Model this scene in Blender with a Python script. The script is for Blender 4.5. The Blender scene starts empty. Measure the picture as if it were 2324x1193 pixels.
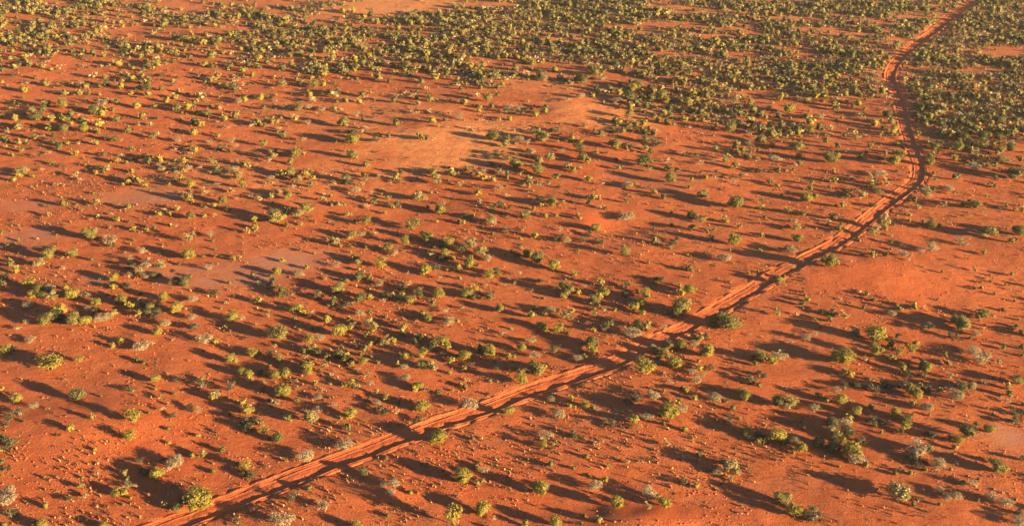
import bpy, math, random
import numpy as np
from mathutils import Vector

# ---------------------------------------------------------------- camera, world, sun, exposure
scene = bpy.context.scene
C = scene.collection
CAM_H, PITCH = 88.0, 27.7
cam_d = bpy.data.cameras.new('camera')
cam_d.sensor_fit = 'HORIZONTAL'
cam_d.sensor_width = 36.0
cam_d.lens = 36.0 * 2281.0 / 2324.0
cam_d.clip_start = 1.0
cam_d.clip_end = 30000.0
cam = bpy.data.objects.new('camera', cam_d)
cam.location = (0, 0, CAM_H)
cam.rotation_euler = (math.radians(90 - PITCH), 0, 0)
C.objects.link(cam)
scene.camera = cam

SUN_EL, SUN_AZ = math.radians(9.5), math.radians(116.0)     # azimuth clockwise from straight ahead
world = bpy.data.worlds.new('World')
scene.world = world
world.use_nodes = True
wn = world.node_tree
bg = wn.nodes['Background']
sky = wn.nodes.new('ShaderNodeTexSky')
sky.sky_type = 'NISHITA'
sky.sun_disc = False
sky.sun_elevation = SUN_EL
sky.sun_rotation = SUN_AZ
sky.dust_density = 0.3
sky.ozone_density = 3.0
wn.links.new(sky.outputs[0], bg.inputs[0])
bg.inputs[1].default_value = 0.05

sun_d = bpy.data.lights.new('sun', 'SUN')
sun_d.energy = 5.0
sun_d.angle = math.radians(0.5)
sun_d.color = (1.0, 0.73, 0.32)
sun = bpy.data.objects.new('sun', sun_d)
to_sun = Vector((math.sin(SUN_AZ) * math.cos(SUN_EL), math.cos(SUN_AZ) * math.cos(SUN_EL), math.sin(SUN_EL)))
sun.rotation_euler = (-to_sun).to_track_quat('-Z', 'Y').to_euler()
sun.location = (60, -40, 120)
C.objects.link(sun)

scene.view_settings.view_transform = 'Standard'
scene.view_settings.look = 'None'
scene.view_settings.gamma = 1.0
scene.view_settings.use_curve_mapping = False
scene.view_settings.exposure = 2.34

rng = np.random.default_rng(7)
random.seed(7)

# ---------------------------------------------------------------- data in metres on the ground
TRACK = [(-56.72, 86.4), (-51.1, 90.65), (-45.61, 95.03), (-40.0, 98.54), (-32.61, 103.27), (-25.25, 107.95), (-19.12, 111.66), (-12.71, 115.96), (-3.39, 121.59), (4.56, 126.69), (15.11, 132.35), (23.64, 139.47), (29.39, 144.03), (36.6, 151.06), (46.29, 160.12), (55.74, 168.78), (63.56, 175.67), (71.52, 184.68), (79.06, 193.99), (85.67, 200.95), (90.07, 206.56), (92.93, 213.48), (95.6, 224.46), (98.83, 237.97), (103.12, 254.67), (106.21, 267.57), (109.16, 280.8), (113.58, 292.47), (120.38, 305.02), (130.15, 319.04), (141.89, 335.37), (155.22, 354.48), (169.39, 374.22), (185.03, 396.0), (209.05, 427.06), (250.58, 475.24)]          # centre line of the track
BLOBS = [('red', -56.6, 113.7, 23.6, 16.1, 0.0, 0.38), ('red', 5.1, 103.4, 27.9, 7.9, 0.0, 0.3), ('lump', -91.2, 190.7, 20.2, 15.4, 0.0, 0.7), ('red', 71.1, 160.1, 20.0, 10.0, 0.0, 0.3), ('bare', -18.8, 227.3, 17.0, 13.2, 0.0, 1), ('bare', 20.6, 251.9, 17.4, 9.0, 0.0, 0.9), ('bare', 4.7, 273.4, 11.2, 8.8, 0.0, 0.7), ('bare', 67.7, 161.8, 16.1, 8.5, 0.0, 0.6), ('pale', -6.9, 241.2, 16.7, 9.7, 0.0, 0.8), ('pale', -18.4, 228.8, 19.2, 20.8, 0.0, 0.9), ('pale', -53.8, 209.6, 29.8, 20.6, 0.0, 0.35), ('pale', -36.4, 254.7, 35.0, 21.3, 0.0, 0.35), ('pale', 4.7, 275.5, 15.0, 14.2, 0.0, 0.5), ('pale', 20.8, 254.7, 21.0, 14.2, 0.0, 0.8), ('pale', -40.9, 371.5, 27.6, 19.1, 0.0, 1), ('pale', 2.0, 246.1, 15.9, 6.0, 0.0, 0.6), ('pale', 46.5, 330.9, 10.2, 5.6, 0.0, 0.7), ('pale', 12.7, 326.5, 10.1, 4.3, 0.0, 0.7), ('bare', 19.8, 324.3, 12.9, 5.4, 0.0, 0.9), ('bare', 50.8, 341.1, 19.5, 5.3, 0.0, 0.8), ('bare', 75.0, 327.0, 17.4, 3.8, 0.0, 0.8), ('bare', 98.2, 350.1, 16.9, 4.9, 0.0, 0.8), ('bare', 76.3, 356.4, 23.4, 3.8, 0.0, 0.7), ('bare', 107.7, 329.8, 20.4, 3.3, 0.0, 0.7), ('bare', -40.7, 370.1, 29.1, 14.9, 0.0, 1), ('bare', -10.1, 372.8, 21.1, 5.5, 0.0, 0.9), ('bare', 153.0, 306.5, 12.3, 3.9, 0.0, 0.8), ('bare', 139.5, 290.2, 7.8, 3.5, 0.0, 0.7), ('bare', -42.5, 342.3, 15.1, 3.5, 0.0, 0.7), ('bare', -105.8, 336.5, 23.8, 6.9, 0.0, 0.6), ('bare', -142.1, 359.6, 18.9, 5.1, 0.0, 0.5), ('bare', 109.0, 334.2, 22.2, 4.0, 0.0, 0.6), ('clay', -43.2, 167.0, 9.1, 5.7, 0.0, 1), ('clay', -50.4, 162.6, 15.4, 6.5, 0.0, 0.75), ('clay', -54.6, 160.1, 4.8, 3.7, 0.0, 0.9), ('clay', -93.8, 179.2, 9.6, 5.6, 0.0, 0.8), ('clay', -79.1, 198.6, 8.6, 5.9, 0.0, 0.6), ('clay', -102.3, 192.9, 8.4, 4.9, 0.0, 0.6), ('clay', 70.0, 113.7, 4.3, 4.0, 0.0, 0.9), ('clay', -76.2, 160.1, 3.2, 2.3, 0.0, 0.7), ('clay', 31.0, 204.6, 17.5, 7.4, 0.0, 0.25), ('lump', -97.1, 196.3, 18.8, 11.5, 0.0, 1), ('lump', -97.7, 182.2, 10.6, 12.3, 0.0, 0.8), ('lump', -46.4, 174.3, 7.7, 2.7, 0.0, 0.9), ('lump', -73.8, 174.3, 7.7, 3.8, 0.0, 0.5), ('lump', 13.4, 112.7, 10.5, 5.9, 0.0, 0.7), ('lump', -22.6, 114.7, 9.4, 5.1, 0.0, 0.6), ('red', 19.5, 98.4, 7.3, 2.3, 0.0, 0.9), ('red', 9.5, 100.0, 5.1, 1.5, 0.0, 0.5), ('red', 15.2, 186.4, 5.4, 3.0, 0.0, 0.8), ('red', -124.0, 254.7, 11.7, 7.8, 0.0, 0.6), ('red', -16.2, 101.7, 8.6, 2.6, 0.0, 0.4), ('red', 46.0, 104.3, 3.5, 3.5, 0.0, 0.5), ('red', 2.1, 247.8, 9.1, 4.7, 0.0, 0.5), ('mound', 16.4, 260.1, 26.2, 14.7, 0.0, 0.6), ('mound', -17.9, 238.0, 19.9, 12.6, 0.0, 0.6), ('mound', 17.6, 96.8, 9.4, 3.2, 0.0, 0.8), ('mound', 23.1, 184.3, 10.7, 5.2, 0.0, -0.7), ('mound', 4.4, 254.7, 7.0, 5.0, 0.0, -0.9), ('mound', 15.0, 184.3, 5.4, 2.9, 0.0, 0.6), ('mound', 64.1, 163.5, 20.3, 10.3, 0.0, 0.8), ('mound', -61.2, 117.8, 12.7, 6.3, 0.0, 0.8), ('mound', -122.6, 251.2, 16.2, 8.6, 0.0, 1.0), ('mound', -16.3, 102.6, 6.9, 2.6, 0.0, 0.5)]          # patches of differing ground: kind, x, y, radius along, radius across, angle
DENSE = [(0.045, [(-132.2, 81.8), (141.0, 81.8), (521.3, 427.1), (-489.0, 427.1)]), (0.09, [(-239.6, 304.1), (-205.8, 254.7), (-140.7, 265.7), (-109.7, 281.6), (-59.9, 288.1), (17.9, 288.1), (113.1, 204.6), (169.2, 204.6), (287.4, 379.8), (-291.4, 379.8)]), (0.14, [(-276.6, 299.3), (-156.9, 301.7), (-109.6, 301.7), (-75.4, 299.3), (-34.7, 294.7), (11.3, 285.9), (39.5, 254.7), (62.0, 250.5), (93.5, 241.2), (163.0, 454.8), (-401.0, 454.8)]), (0.29, [(-312.4, 344.1), (-176.0, 344.1), (-132.6, 350.1), (-99.5, 341.1), (-78.0, 324.3), (-65.0, 316.5), (-40.1, 295.6), (2.4, 293.8), (20.8, 273.4), (34.0, 258.2), (50.9, 252.9), (70.4, 247.1), (95.7, 241.2), (106.5, 273.4), (187.6, 402.2), (209.7, 454.8), (-401.0, 454.8)]), (0.38, [(-71.6, 353.2), (-54.4, 341.1), (-41.4, 319.0), (-40.5, 299.3), (2.4, 294.7), (21.0, 275.5), (47.0, 258.2), (72.9, 252.9), (100.0, 250.5), (108.1, 277.5), (119.4, 304.1), (171.2, 387.0), (-10.4, 387.0), (-12.7, 353.2)]), (0.38, [(100.7, 246.1), (108.3, 273.4), (109.2, 281.6), (120.0, 304.1), (177.6, 394.5), (297.3, 394.5), (172.6, 209.6), (115.9, 210.9), (106.9, 224.5), (106.9, 241.2)]), (0.07, [(-527.3, 383.4), (473.2, 383.4), (6871.1, 6191.2), (-7655.5, 6191.2)]), (0.16, [(-20.8, 144.0), (-12.0, 144.7), (1.3, 137.9), (6.7, 130.3), (2.6, 127.9), (-7.7, 130.3), (-16.5, 136.6)]), (0.14, [(-37.8, 140.6), (-29.2, 141.2), (-21.1, 134.0), (-20.5, 129.1), (-28.9, 130.3), (-35.4, 135.3)]), (0.2, [(49.2, 130.3), (58.1, 130.3), (71.7, 126.7), (72.0, 122.7), (60.0, 122.1), (50.2, 124.4)]), (0.12, [(37.4, 117.8), (45.8, 113.7), (48.3, 109.8), (44.4, 108.9), (37.1, 113.7)]), (0.12, [(12.5, 144.7), (23.6, 144.7), (24.5, 140.6), (15.7, 139.2)]), (0.12, [(-7.6, 225.9), (1.9, 227.3), (17.3, 218.9), (13.8, 210.9), (-3.2, 213.5)]), (0.14, [(-3.8, 260.1), (6.9, 261.2), (9.1, 252.9), (-0.2, 250.5)]), (0.1, [(-80.5, 218.9), (-61.3, 216.1), (-60.1, 210.9), (-76.4, 212.2)]), (0.1, [(-132.2, 260.1), (-108.4, 260.1), (-103.5, 246.1), (-123.9, 246.1)]), (0.09, [(-75.9, 170.6), (-65.3, 168.8), (-61.3, 161.0), (-69.9, 162.6)])]          # outlines of the thick scrub: plants per square metre, corners
KIND_NAMES = {'y': 'yellow-green', 'o': 'olive', 'g': 'dark green', 'p': 'pale green', 's': 'silver grey', 'd': 'dark grey'}

# ---------------------------------------------------------------- helpers
def new_obj(name, me, parent=None, loc=None):
    o = bpy.data.objects.new(name, me)
    C.objects.link(o)
    if parent is not None:
        o.parent = parent
    if loc is not None:
        o.location = loc
    return o

def mesh_np(name, verts, faces_list, mat, attrs=None, smooth=False):
    """verts (n,3); faces_list: arrays (m,k)."""
    me = bpy.data.meshes.new(name)
    verts = np.asarray(verts, dtype=np.float32)
    loops = np.concatenate([f.reshape(-1) for f in faces_list]).astype(np.int32)
    tot = np.concatenate([np.full(len(f), f.shape[1]) for f in faces_list]).astype(np.int32)
    start = (np.cumsum(tot) - tot).astype(np.int32)
    me.vertices.add(len(verts)); me.vertices.foreach_set('co', verts.reshape(-1))
    me.loops.add(len(loops)); me.loops.foreach_set('vertex_index', loops)
    me.polygons.add(len(tot)); me.polygons.foreach_set('loop_start', start); me.polygons.foreach_set('loop_total', tot)
    if smooth:
        me.polygons.foreach_set('use_smooth', np.ones(len(tot), dtype=bool))
    for k, v in (attrs or {}).items():
        a = me.attributes.new(k, 'FLOAT', 'POINT')
        a.data.foreach_set('value', np.asarray(v, dtype=np.float32))
    me.update(calc_edges=True)
    if mat: me.materials.append(mat)
    return me

_tab = np.random.default_rng(3).random((256, 256))
def vnoise(x, y, s=0):
    xi = np.floor(x).astype(int); yi = np.floor(y).astype(int)
    fx = x - xi; fy = y - yi
    fx = fx * fx * fx * (fx * (fx * 6 - 15) + 10); fy = fy * fy * fy * (fy * (fy * 6 - 15) + 10)
    a = (xi + 37 * s) % 256; b = (yi + 91 * s) % 256; a1 = (a + 1) % 256; b1 = (b + 1) % 256
    return (_tab[a, b] * (1 - fx) + _tab[a1, b] * fx) * (1 - fy) + (_tab[a, b1] * (1 - fx) + _tab[a1, b1] * fx) * fy

def catmull(P, step):
    P = [np.array(p, float) for p in P]
    P = [2 * P[0] - P[1]] + P + [2 * P[-1] - P[-2]]
    out = []
    for i in range(1, len(P) - 2):
        a, b, c, d = P[i - 1:i + 3]
        n = max(2, int(np.linalg.norm(c - b) / step))
        for k in range(n):
            t = k / n
            out.append(0.5 * (2 * b + (c - a) * t + (2 * a - 5 * b + 4 * c - d) * t * t + (3 * b - a - 3 * c + d) * t ** 3))
    out.append(P[-2])
    out = np.array(out)
    d = np.concatenate([[0], np.cumsum(np.linalg.norm(np.diff(out, axis=0), axis=1))])
    q = np.arange(0, d[-1], step)
    out = np.stack([np.interp(q, d, out[:, 0]), np.interp(q, d, out[:, 1])], 1)
    for _ in range(8):
        out[1:-1] = 0.25 * out[:-2] + 0.5 * out[1:-1] + 0.25 * out[2:]
    return out

TC = catmull(TRACK, 0.5)
def track_dist(x, y):
    """distance to the centre line of the track, infinite away from it"""
    x = np.asarray(x, float); y = np.asarray(y, float)
    shp = x.shape; x = x.reshape(-1); y = y.reshape(-1)
    d = np.full(x.shape, 1e6)
    lo = TC.min(0) - 8; hi = TC.max(0) + 8
    cell = {}
    occ = np.zeros((int((hi[0] - lo[0]) / 4) + 3, int((hi[1] - lo[1]) / 4) + 3), bool)
    for p in TC:
        i, j = int((p[0] - lo[0]) / 4), int((p[1] - lo[1]) / 4)
        occ[max(0, i - 2):i + 3, max(0, j - 2):j + 3] = True
    inside = (x > lo[0]) & (x < hi[0]) & (y > lo[1]) & (y < hi[1])
    idx = np.nonzero(inside)[0]
    ii = ((x[idx] - lo[0]) / 4).astype(int); jj = ((y[idx] - lo[1]) / 4).astype(int)
    idx = idx[occ[ii, jj]]
    for k in range(0, len(idx), 4000):
        q = idx[k:k + 4000]
        dd = (x[q][:, None] - TC[None, :, 0]) ** 2 + (y[q][:, None] - TC[None, :, 1]) ** 2
        d[q] = np.sqrt(dd.min(1))
    return d.reshape(shp)

def blob_mask(x, y, kind):
    m = np.zeros(np.shape(x))
    for k, bx, by, ra, rb, ang, amt in BLOBS:
        if k != kind: continue
        c, s = math.cos(ang), math.sin(ang)
        u = ((x - bx) * c + (y - by) * s) / ra; v = (-(x - bx) * s + (y - by) * c) / rb
        d = np.sqrt(u * u + v * v) + 0.7 * (vnoise(x / 13, y / 13, 5) - 0.5) + 0.55 * (vnoise(x / 4.5, y / 3.5, 6) - 0.5)
        m = np.maximum(m, amt * np.clip((1.15 - d) / 0.75, 0, 1))
    return m

def terrain(x, y):
    h = 0.9 * (vnoise(x / 62, y / 62, 1) - 0.5) + 0.42 * (vnoise(x / 21, y / 21, 2) - 0.5)
    h = h + 0.17 * (vnoise(x / 7.5, y / 7.5, 3) - 0.5)
    clay = blob_mask(x, y, 'clay')
    h = h + (1 - 0.85 * clay) * (0.10 * (vnoise(x / 2.6, y / 2.6, 4) - 0.5) + 0.06 * (vnoise(x / 1.1 + 0.3 * y, y / 1.1, 8) - 0.5))
    for k, bx, by, ra, rb, ang, amt in BLOBS:
        if k != 'mound': continue
        c, s = math.cos(ang), math.sin(ang)
        u = ((x - bx) * c + (y - by) * s) / ra; v = (-(x - bx) * s + (y - by) * c) / rb
        h = h + amt * np.exp(-(u * u + v * v) * 1.5)
    return h

# ---------------------------------------------------------------- materials
class NT:
    def __init__(s, name):
        s.m = bpy.data.materials.new(name); s.m.use_nodes = True
        s.t = s.m.node_tree; s.b = s.t.nodes['Principled BSDF']
        s.b.inputs['Specular IOR Level'].default_value = 0.15
        s.out = s.t.nodes['Material Output']
    def n(s, typ, **kw):
        x = s.t.nodes.new(typ)
        for k, v in kw.items(): setattr(x, k, v)
        return x
    def l(s, a, b): s.t.links.new(a, b)
    def noise(s, vec, scale, detail=3, rough=0.6):
        x = s.n('ShaderNodeTexNoise'); s.l(vec, x.inputs['Vector'])
        x.inputs['Scale'].default_value = scale; x.inputs['Detail'].default_value = detail; x.inputs['Roughness'].default_value = rough
        return x.outputs['Fac']
    def ramp(s, fac, a, b):
        x = s.n('ShaderNodeMapRange'); x.interpolation_type = 'SMOOTHSTEP'
        s.l(fac, x.inputs['Value']); x.inputs['From Min'].default_value = a; x.inputs['From Max'].default_value = b
        return x.outputs['Result']
    def math(s, op, a, b):
        x = s.n('ShaderNodeMath', operation=op)
        for i, v in enumerate((a, b)):
            if isinstance(v, (int, float)): x.inputs[i].default_value = v
            else: s.l(v, x.inputs[i])
        return x.outputs[0]
    def mix(s, fac, a, b, blend='MIX'):
        x = s.n('ShaderNodeMix', data_type='RGBA', blend_type=blend)
        for i, v in ((0, fac), (6, a), (7, b)):
            if isinstance(v, (int, float)): x.inputs[i].default_value = v
            elif isinstance(v, tuple): x.inputs[i].default_value = v + (1,) if len(v) == 3 else v
            else: s.l(v, x.inputs[i])
        return x.outputs[2]
    def attr(s, name):
        x = s.n('ShaderNodeAttribute'); x.attribute_name = name
        return x.outputs['Fac']

def sand_material(name, track=False):
    t = NT(name)
    p = t.n('ShaderNodeNewGeometry').outputs['Position']
    t.b.inputs['Roughness'].default_value = 0.95
    t.b.inputs['Specular IOR Level'].default_value = 0.05
    big = t.ramp(t.noise(p, 0.035, 4), 0.3, 0.7)
    mid = t.ramp(t.noise(p, 0.35, 4), 0.35, 0.68)
    fine = t.noise(p, 2.6, 5, 0.7)
    col = t.mix(big, (0.47, 0.124, 0.048), (0.38, 0.082, 0.031))
    col = t.mix(t.math('MULTIPLY', mid, 0.5), col, (0.51, 0.160, 0.068))
    if not track:
        # dust of leaf litter and gravel, darker and greyer, broken up
        lit = t.math('MULTIPLY', t.ramp(fine, 0.55, 0.70), t.ramp(t.noise(p, 0.12, 3), 0.38, 0.62))
        col = t.mix(t.math('MULTIPLY', lit, 0.42), col, (0.13, 0.045, 0.030))
        lit2 = t.math('MULTIPLY', t.ramp(t.noise(p, 1.1, 6, 0.75), 0.53, 0.66), 0.38)
        col = t.mix(lit2, col, (0.20, 0.060, 0.034))
        m0 = t.n('ShaderNodeMapping'); t.l(p, m0.inputs['Vector'])
        m0.inputs['Rotation'].default_value = (0, 0, math.radians(-20)); m0.inputs['Scale'].default_value = (0.12, 0.5, 1.0)
        rip0 = t.noise(m0.outputs[0], 1.0, 5, 0.65)
        col = t.mix(t.math('MULTIPLY', t.ramp(rip0, 0.5, 0.72), 0.35), col, (0.30, 0.075, 0.036))
        col = t.mix(t.math('MULTIPLY', t.ramp(t.noise(p, 6.0, 4, 0.75), 0.52, 0.68), 0.40), col, (0.19, 0.055, 0.032))
        herb = t.math('MULTIPLY', t.ramp(t.noise(p, 0.07, 5, 0.7), 0.46, 0.66), t.ramp(t.noise(p, 1.7, 4, 0.75), 0.40, 0.62))
        col = t.mix(t.math('MULTIPLY', herb, 0.6), col, (0.25, 0.105, 0.060))
        col = t.mix(t.math('MULTIPLY', t.math('MULTIPLY', t.attr('pale'), t.ramp(t.noise(p, 0.5, 5, 0.7), 0.28, 0.58)), 0.95), col, (0.60, 0.235, 0.092))
        col = t.mix(t.math('MULTIPLY', t.math('MULTIPLY', t.attr('clay'), t.ramp(rip0, 0.25, 0.6)), 0.62), col, (0.34, 0.185, 0.14))
        col = t.mix(t.math('MULTIPLY', t.attr('red'), 0.8), col, (0.50, 0.105, 0.034))
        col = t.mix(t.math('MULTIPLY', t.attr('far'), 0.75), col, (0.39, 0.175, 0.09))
        mp = t.n('ShaderNodeMapping'); t.l(p, mp.inputs['Vector'])
        mp.inputs['Rotation'].default_value = (0, 0, math.radians(-38)); mp.inputs['Scale'].default_value = (0.42, 1.5, 1.0)
        rip = t.noise(mp.outputs[0], 1.0, 5, 0.65)
        h1 = t.math('ADD', t.math('MULTIPLY', t.noise(p, 0.8, 5, 0.65), 0.6), t.math('MULTIPLY', rip, 0.8)); h2 = t.noise(p, 4.5, 4, 0.7)
        bp = t.n('ShaderNodeBump'); bp.inputs['Strength'].default_value = 1.0; bp.inputs['Distance'].default_value = 0.42
        t.l(t.math('MULTIPLY', h1, t.math('SUBTRACT', 1.0, t.math('MAXIMUM', t.math('MULTIPLY', t.attr('clay'), 0.85), t.math('MULTIPLY', t.attr('red'), 0.7)))), bp.inputs['Height'])
        bp2 = t.n('ShaderNodeBump'); bp2.inputs['Strength'].default_value = 0.8; bp2.inputs['Distance'].default_value = 0.30
        t.l(h2, bp2.inputs['Height']); t.l(bp.outputs[0], bp2.inputs['Normal'])
        t.l(bp2.outputs[0], t.b.inputs['Normal'])
    else:
        col = t.mix(t.math('MULTIPLY', t.attr('rut'), 0.7), col, (0.43, 0.102, 0.042))
        h2 = t.noise(p, 2.2, 4, 0.7)
        bp2 = t.n('ShaderNodeBump'); bp2.inputs['Strength'].default_value = 0.6; bp2.inputs['Distance'].default_value = 0.30
        t.l(h2, bp2.inputs['Height']); t.l(bp2.outputs[0], t.b.inputs['Normal'])
    t.l(col, t.b.inputs['Base Color'])
    return t.m

def leaf_material(name, a, b, c, transl=0.25):
    t = NT(name)
    t.b.inputs['Roughness'].default_value = 0.6
    info = t.n('ShaderNodeObjectInfo').outputs['Random']
    hue = t.math('FRACT', t.math('ADD', info, t.attr('hue')), 0)
    col = t.mix(hue, a, b)
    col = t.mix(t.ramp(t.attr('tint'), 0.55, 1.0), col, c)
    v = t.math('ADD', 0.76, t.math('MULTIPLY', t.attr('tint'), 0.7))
    vm = t.n('ShaderNodeVectorMath', operation='SCALE'); t.l(col, vm.inputs[0]); t.l(v, vm.inputs['Scale'])
    t.l(vm.outputs[0], t.b.inputs['Base Color'])
    tr = t.n('ShaderNodeBsdfTranslucent'); t.l(vm.outputs[0], tr.inputs['Color'])
    ms = t.n('ShaderNodeMixShader'); ms.inputs[0].default_value = transl
    t.l(t.b.outputs[0], ms.inputs[1]); t.l(tr.outputs[0], ms.inputs[2]); t.l(ms.outputs[0], t.out.inputs['Surface'])
    return t.m

def plain_material(name, a, b, scale=3.0, rough=0.85):
    t = NT(name)
    p = t.n('ShaderNodeNewGeometry').outputs['Position']
    t.b.inputs['Roughness'].default_value = rough
    t.l(t.mix(t.ramp(t.noise(p, scale, 3), 0.35, 0.65), a, b), t.b.inputs['Base Color'])
    return t.m

M_SAND = sand_material('red sand')
M_TRACK = sand_material('track sand', True)
LEAF = {
    'y': leaf_material('yellow-green leaves', (0.190, 0.155, 0.034), (0.235, 0.178, 0.040), (0.33, 0.245, 0.075)),
    'o': leaf_material('olive leaves', (0.142, 0.118, 0.040), (0.188, 0.148, 0.048), (0.29, 0.22, 0.09)),
    'g': leaf_material('dark green leaves', (0.080, 0.077, 0.032), (0.118, 0.104, 0.042), (0.22, 0.175, 0.08)),
    'p': leaf_material('pale green leaves', (0.215, 0.175, 0.070), (0.27, 0.205, 0.095), (0.40, 0.30, 0.18)),
    's': leaf_material('silver grey leaves', (0.260, 0.195, 0.115), (0.33, 0.24, 0.150), (0.48, 0.36, 0.25)),
    'd': leaf_material('dusty grey-green leaves', (0.060, 0.056, 0.030), (0.095, 0.082, 0.046), (0.25, 0.19, 0.12)),
}
M_BARK = plain_material('grey-brown bark', (0.11, 0.075, 0.055), (0.19, 0.14, 0.105))
M_TWIG = plain_material('bleached twigs', (0.17, 0.125, 0.09), (0.30, 0.23, 0.17))
M_TUFT = leaf_material('dry tussock grass', (0.16, 0.075, 0.036), (0.26, 0.13, 0.065), (0.36, 0.22, 0.12), 0.15)
M_CLOD = plain_material('red gravel', (0.36, 0.095, 0.042), (0.44, 0.135, 0.062), 0.7)

# ---------------------------------------------------------------- ground and track
def grow(start, stop, step, fac):
    out = [start]
    while out[-1] < stop:
        step *= fac; out.append(out[-1] + step)
    return out
ys = np.array(list(-np.array(grow(-80, 6000, 2.0, 1.25))[::-1]) + list(np.arange(82, 235, 0.68)) + grow(235, 430, 0.68, 1.006)[0:] + grow(442, 14000, 3.0, 1.10))
ys = np.unique(np.round(ys, 4))
xp = np.array(list(np.arange(0, 130, 0.68)) + grow(130, 260, 0.8, 1.02) + grow(275, 14000, 6.0, 1.2))
xs = np.concatenate([-xp[:0:-1], xp])
GX, GY = np.meshgrid(xs, ys)
GZ = terrain(GX, GY)
fade = np.clip((np.maximum(np.abs(GX), GY) - 700) / 600, 0, 1)
GZ = GZ * (1 - fade)
td = track_dist(GX, GY)
GZ -= 0.9 * (td < 1.35)
nx, ny = len(xs), len(ys)
iq = np.arange(nx * ny).reshape(ny, nx)
quads = np.stack([iq[:-1, :-1], iq[:-1, 1:], iq[1:, 1:], iq[1:, :-1]], -1).reshape(-1, 4)
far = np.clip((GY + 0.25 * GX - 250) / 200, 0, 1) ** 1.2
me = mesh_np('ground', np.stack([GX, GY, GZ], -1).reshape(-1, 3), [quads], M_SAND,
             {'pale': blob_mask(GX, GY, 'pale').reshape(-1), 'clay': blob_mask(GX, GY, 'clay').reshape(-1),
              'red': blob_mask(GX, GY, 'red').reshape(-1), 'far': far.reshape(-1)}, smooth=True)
ground = new_obj('ground', me); ground['kind'] = 'structure'

# the track: wheel ruts, a middle ridge, and a bank pushed up along its sunny side
PU = 0.80 * np.array([-2.9, -2.6, -2.35, -2.15, -1.95, -1.8, -1.65, -1.5, -1.25, -1.1, -0.9, -0.5, -0.1, 0.3, 0.6, 0.9, 1.1, 1.3, 1.45, 1.6, 1.75, 1.9, 2.1, 2.2, 2.3, 2.6, 2.9])
PZ = np.array([-0.5, 0.01, 0.02, 0.06, 0.02, -0.09, -0.02, -0.10, -0.10, -0.04, -0.13, -0.12, -0.12, -0.14, -0.21, -0.23, -0.18, -0.19, -0.22, -0.12, 0.05, 0.09, -0.02, 0.06, 0.03, 0.01, -0.5])
tan = np.gradient(TC, axis=0); tan /= np.linalg.norm(tan, axis=1)[:, None]
nor = np.stack([tan[:, 1], -tan[:, 0]], 1)
us = np.arange(-2.32, 2.33, 0.1)
base_z = terrain(TC[:, 0], TC[:, 1])
L = np.arange(len(TC)) * 0.5
TX = TC[:, 0:1] + nor[:, 0:1] * us; TY = TC[:, 1:2] + nor[:, 1:2] * us
wob = 0.3 * (vnoise(L / 4, L * 0 + 3.5, 11) - 0.5) + 0.55 * (vnoise(L / 23, L * 0 + 7.5, 12) - 0.5)
prof = np.stack([np.interp(us - w * np.clip(1.3 - abs(us) / 2.5, 0, 1), PU, PZ) for w in wob])
amp = 0.65 + 0.75 * vnoise(L / 9, L * 0 + 1.5, 13)
TZ = terrain(TX, TY) * np.clip(abs(us) / 1.9, 0, 1) + base_z[:, None] * (1 - np.clip(abs(us) / 1.9, 0, 1))
TZ = TZ + prof * np.where(abs(us) > 2.2, 1, amp[:, None]) + (0.05 + 0.07 * (abs(us) > 1.2)) * (vnoise(TX / 0.8, TY / 0.8, 14) - 0.5) + np.where((us > 1.15) & (us < 2.1), 0.26, 0.07) * (vnoise(TX / 1.5, TY / 1.5, 15) - 0.5) + np.where((us < -0.95) & (us > -2.1), 0.16, 0) * (vnoise(TX / 2.2, TY / 2.2, 16) - 0.5)
n, m = TX.shape
iq = np.arange(n * m).reshape(n, m)
quads = np.stack([iq[:-1, :-1], iq[:-1, 1:], iq[1:, 1:], iq[1:, :-1]], -1).reshape(-1, 4)
rut = np.tile(np.clip(1 - abs(us) / 2.1, 0, 1) ** 0.5, (n, 1))
me = mesh_np('dirt_track', np.stack([TX, TY, TZ], -1).reshape(-1, 3), [quads[:, ::-1]], M_TRACK, {'rut': rut.reshape(-1)}, smooth=True)
# face winding up
if me.polygons[0].normal.z < 0: me.flip_normals()
track = new_obj('dirt_track', me); track['kind'] = 'structure'

# ---------------------------------------------------------------- shrub shapes: one metre wide, one metre tall
def ico(sub):
    import bmesh
    bm = bmesh.new(); bmesh.ops.create_icosphere(bm, subdivisions=sub, radius=1.0)
    v = np.array([p.co[:] for p in bm.verts]); f = np.array([[q.index for q in p.verts] for p in bm.faces])
    bm.free(); return v, f
ICO = {1: ico(1), 2: ico(2)}

def leaf_quads(P, N, size, r, slim=1.0):
    """one small quad per point, facing N more or less"""
    n = len(P)
    N = N / (np.linalg.norm(N, axis=1)[:, None] + 1e-9)
    a = np.cross(N, r.normal(size=(n, 3))); a /= np.linalg.norm(a, axis=1)[:, None] + 1e-9
    b = np.cross(N, a)
    a = a * size[:, None]; b = b * size[:, None] * slim
    k = r.uniform(0.6, 1.4, (n, 1))
    V = np.stack([P - a - b * k, P + a * k - b, P + a + b * k, P - a * k + b], 1).reshape(-1, 3)
    return V, np.arange(4 * n).reshape(n, 4)

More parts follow.
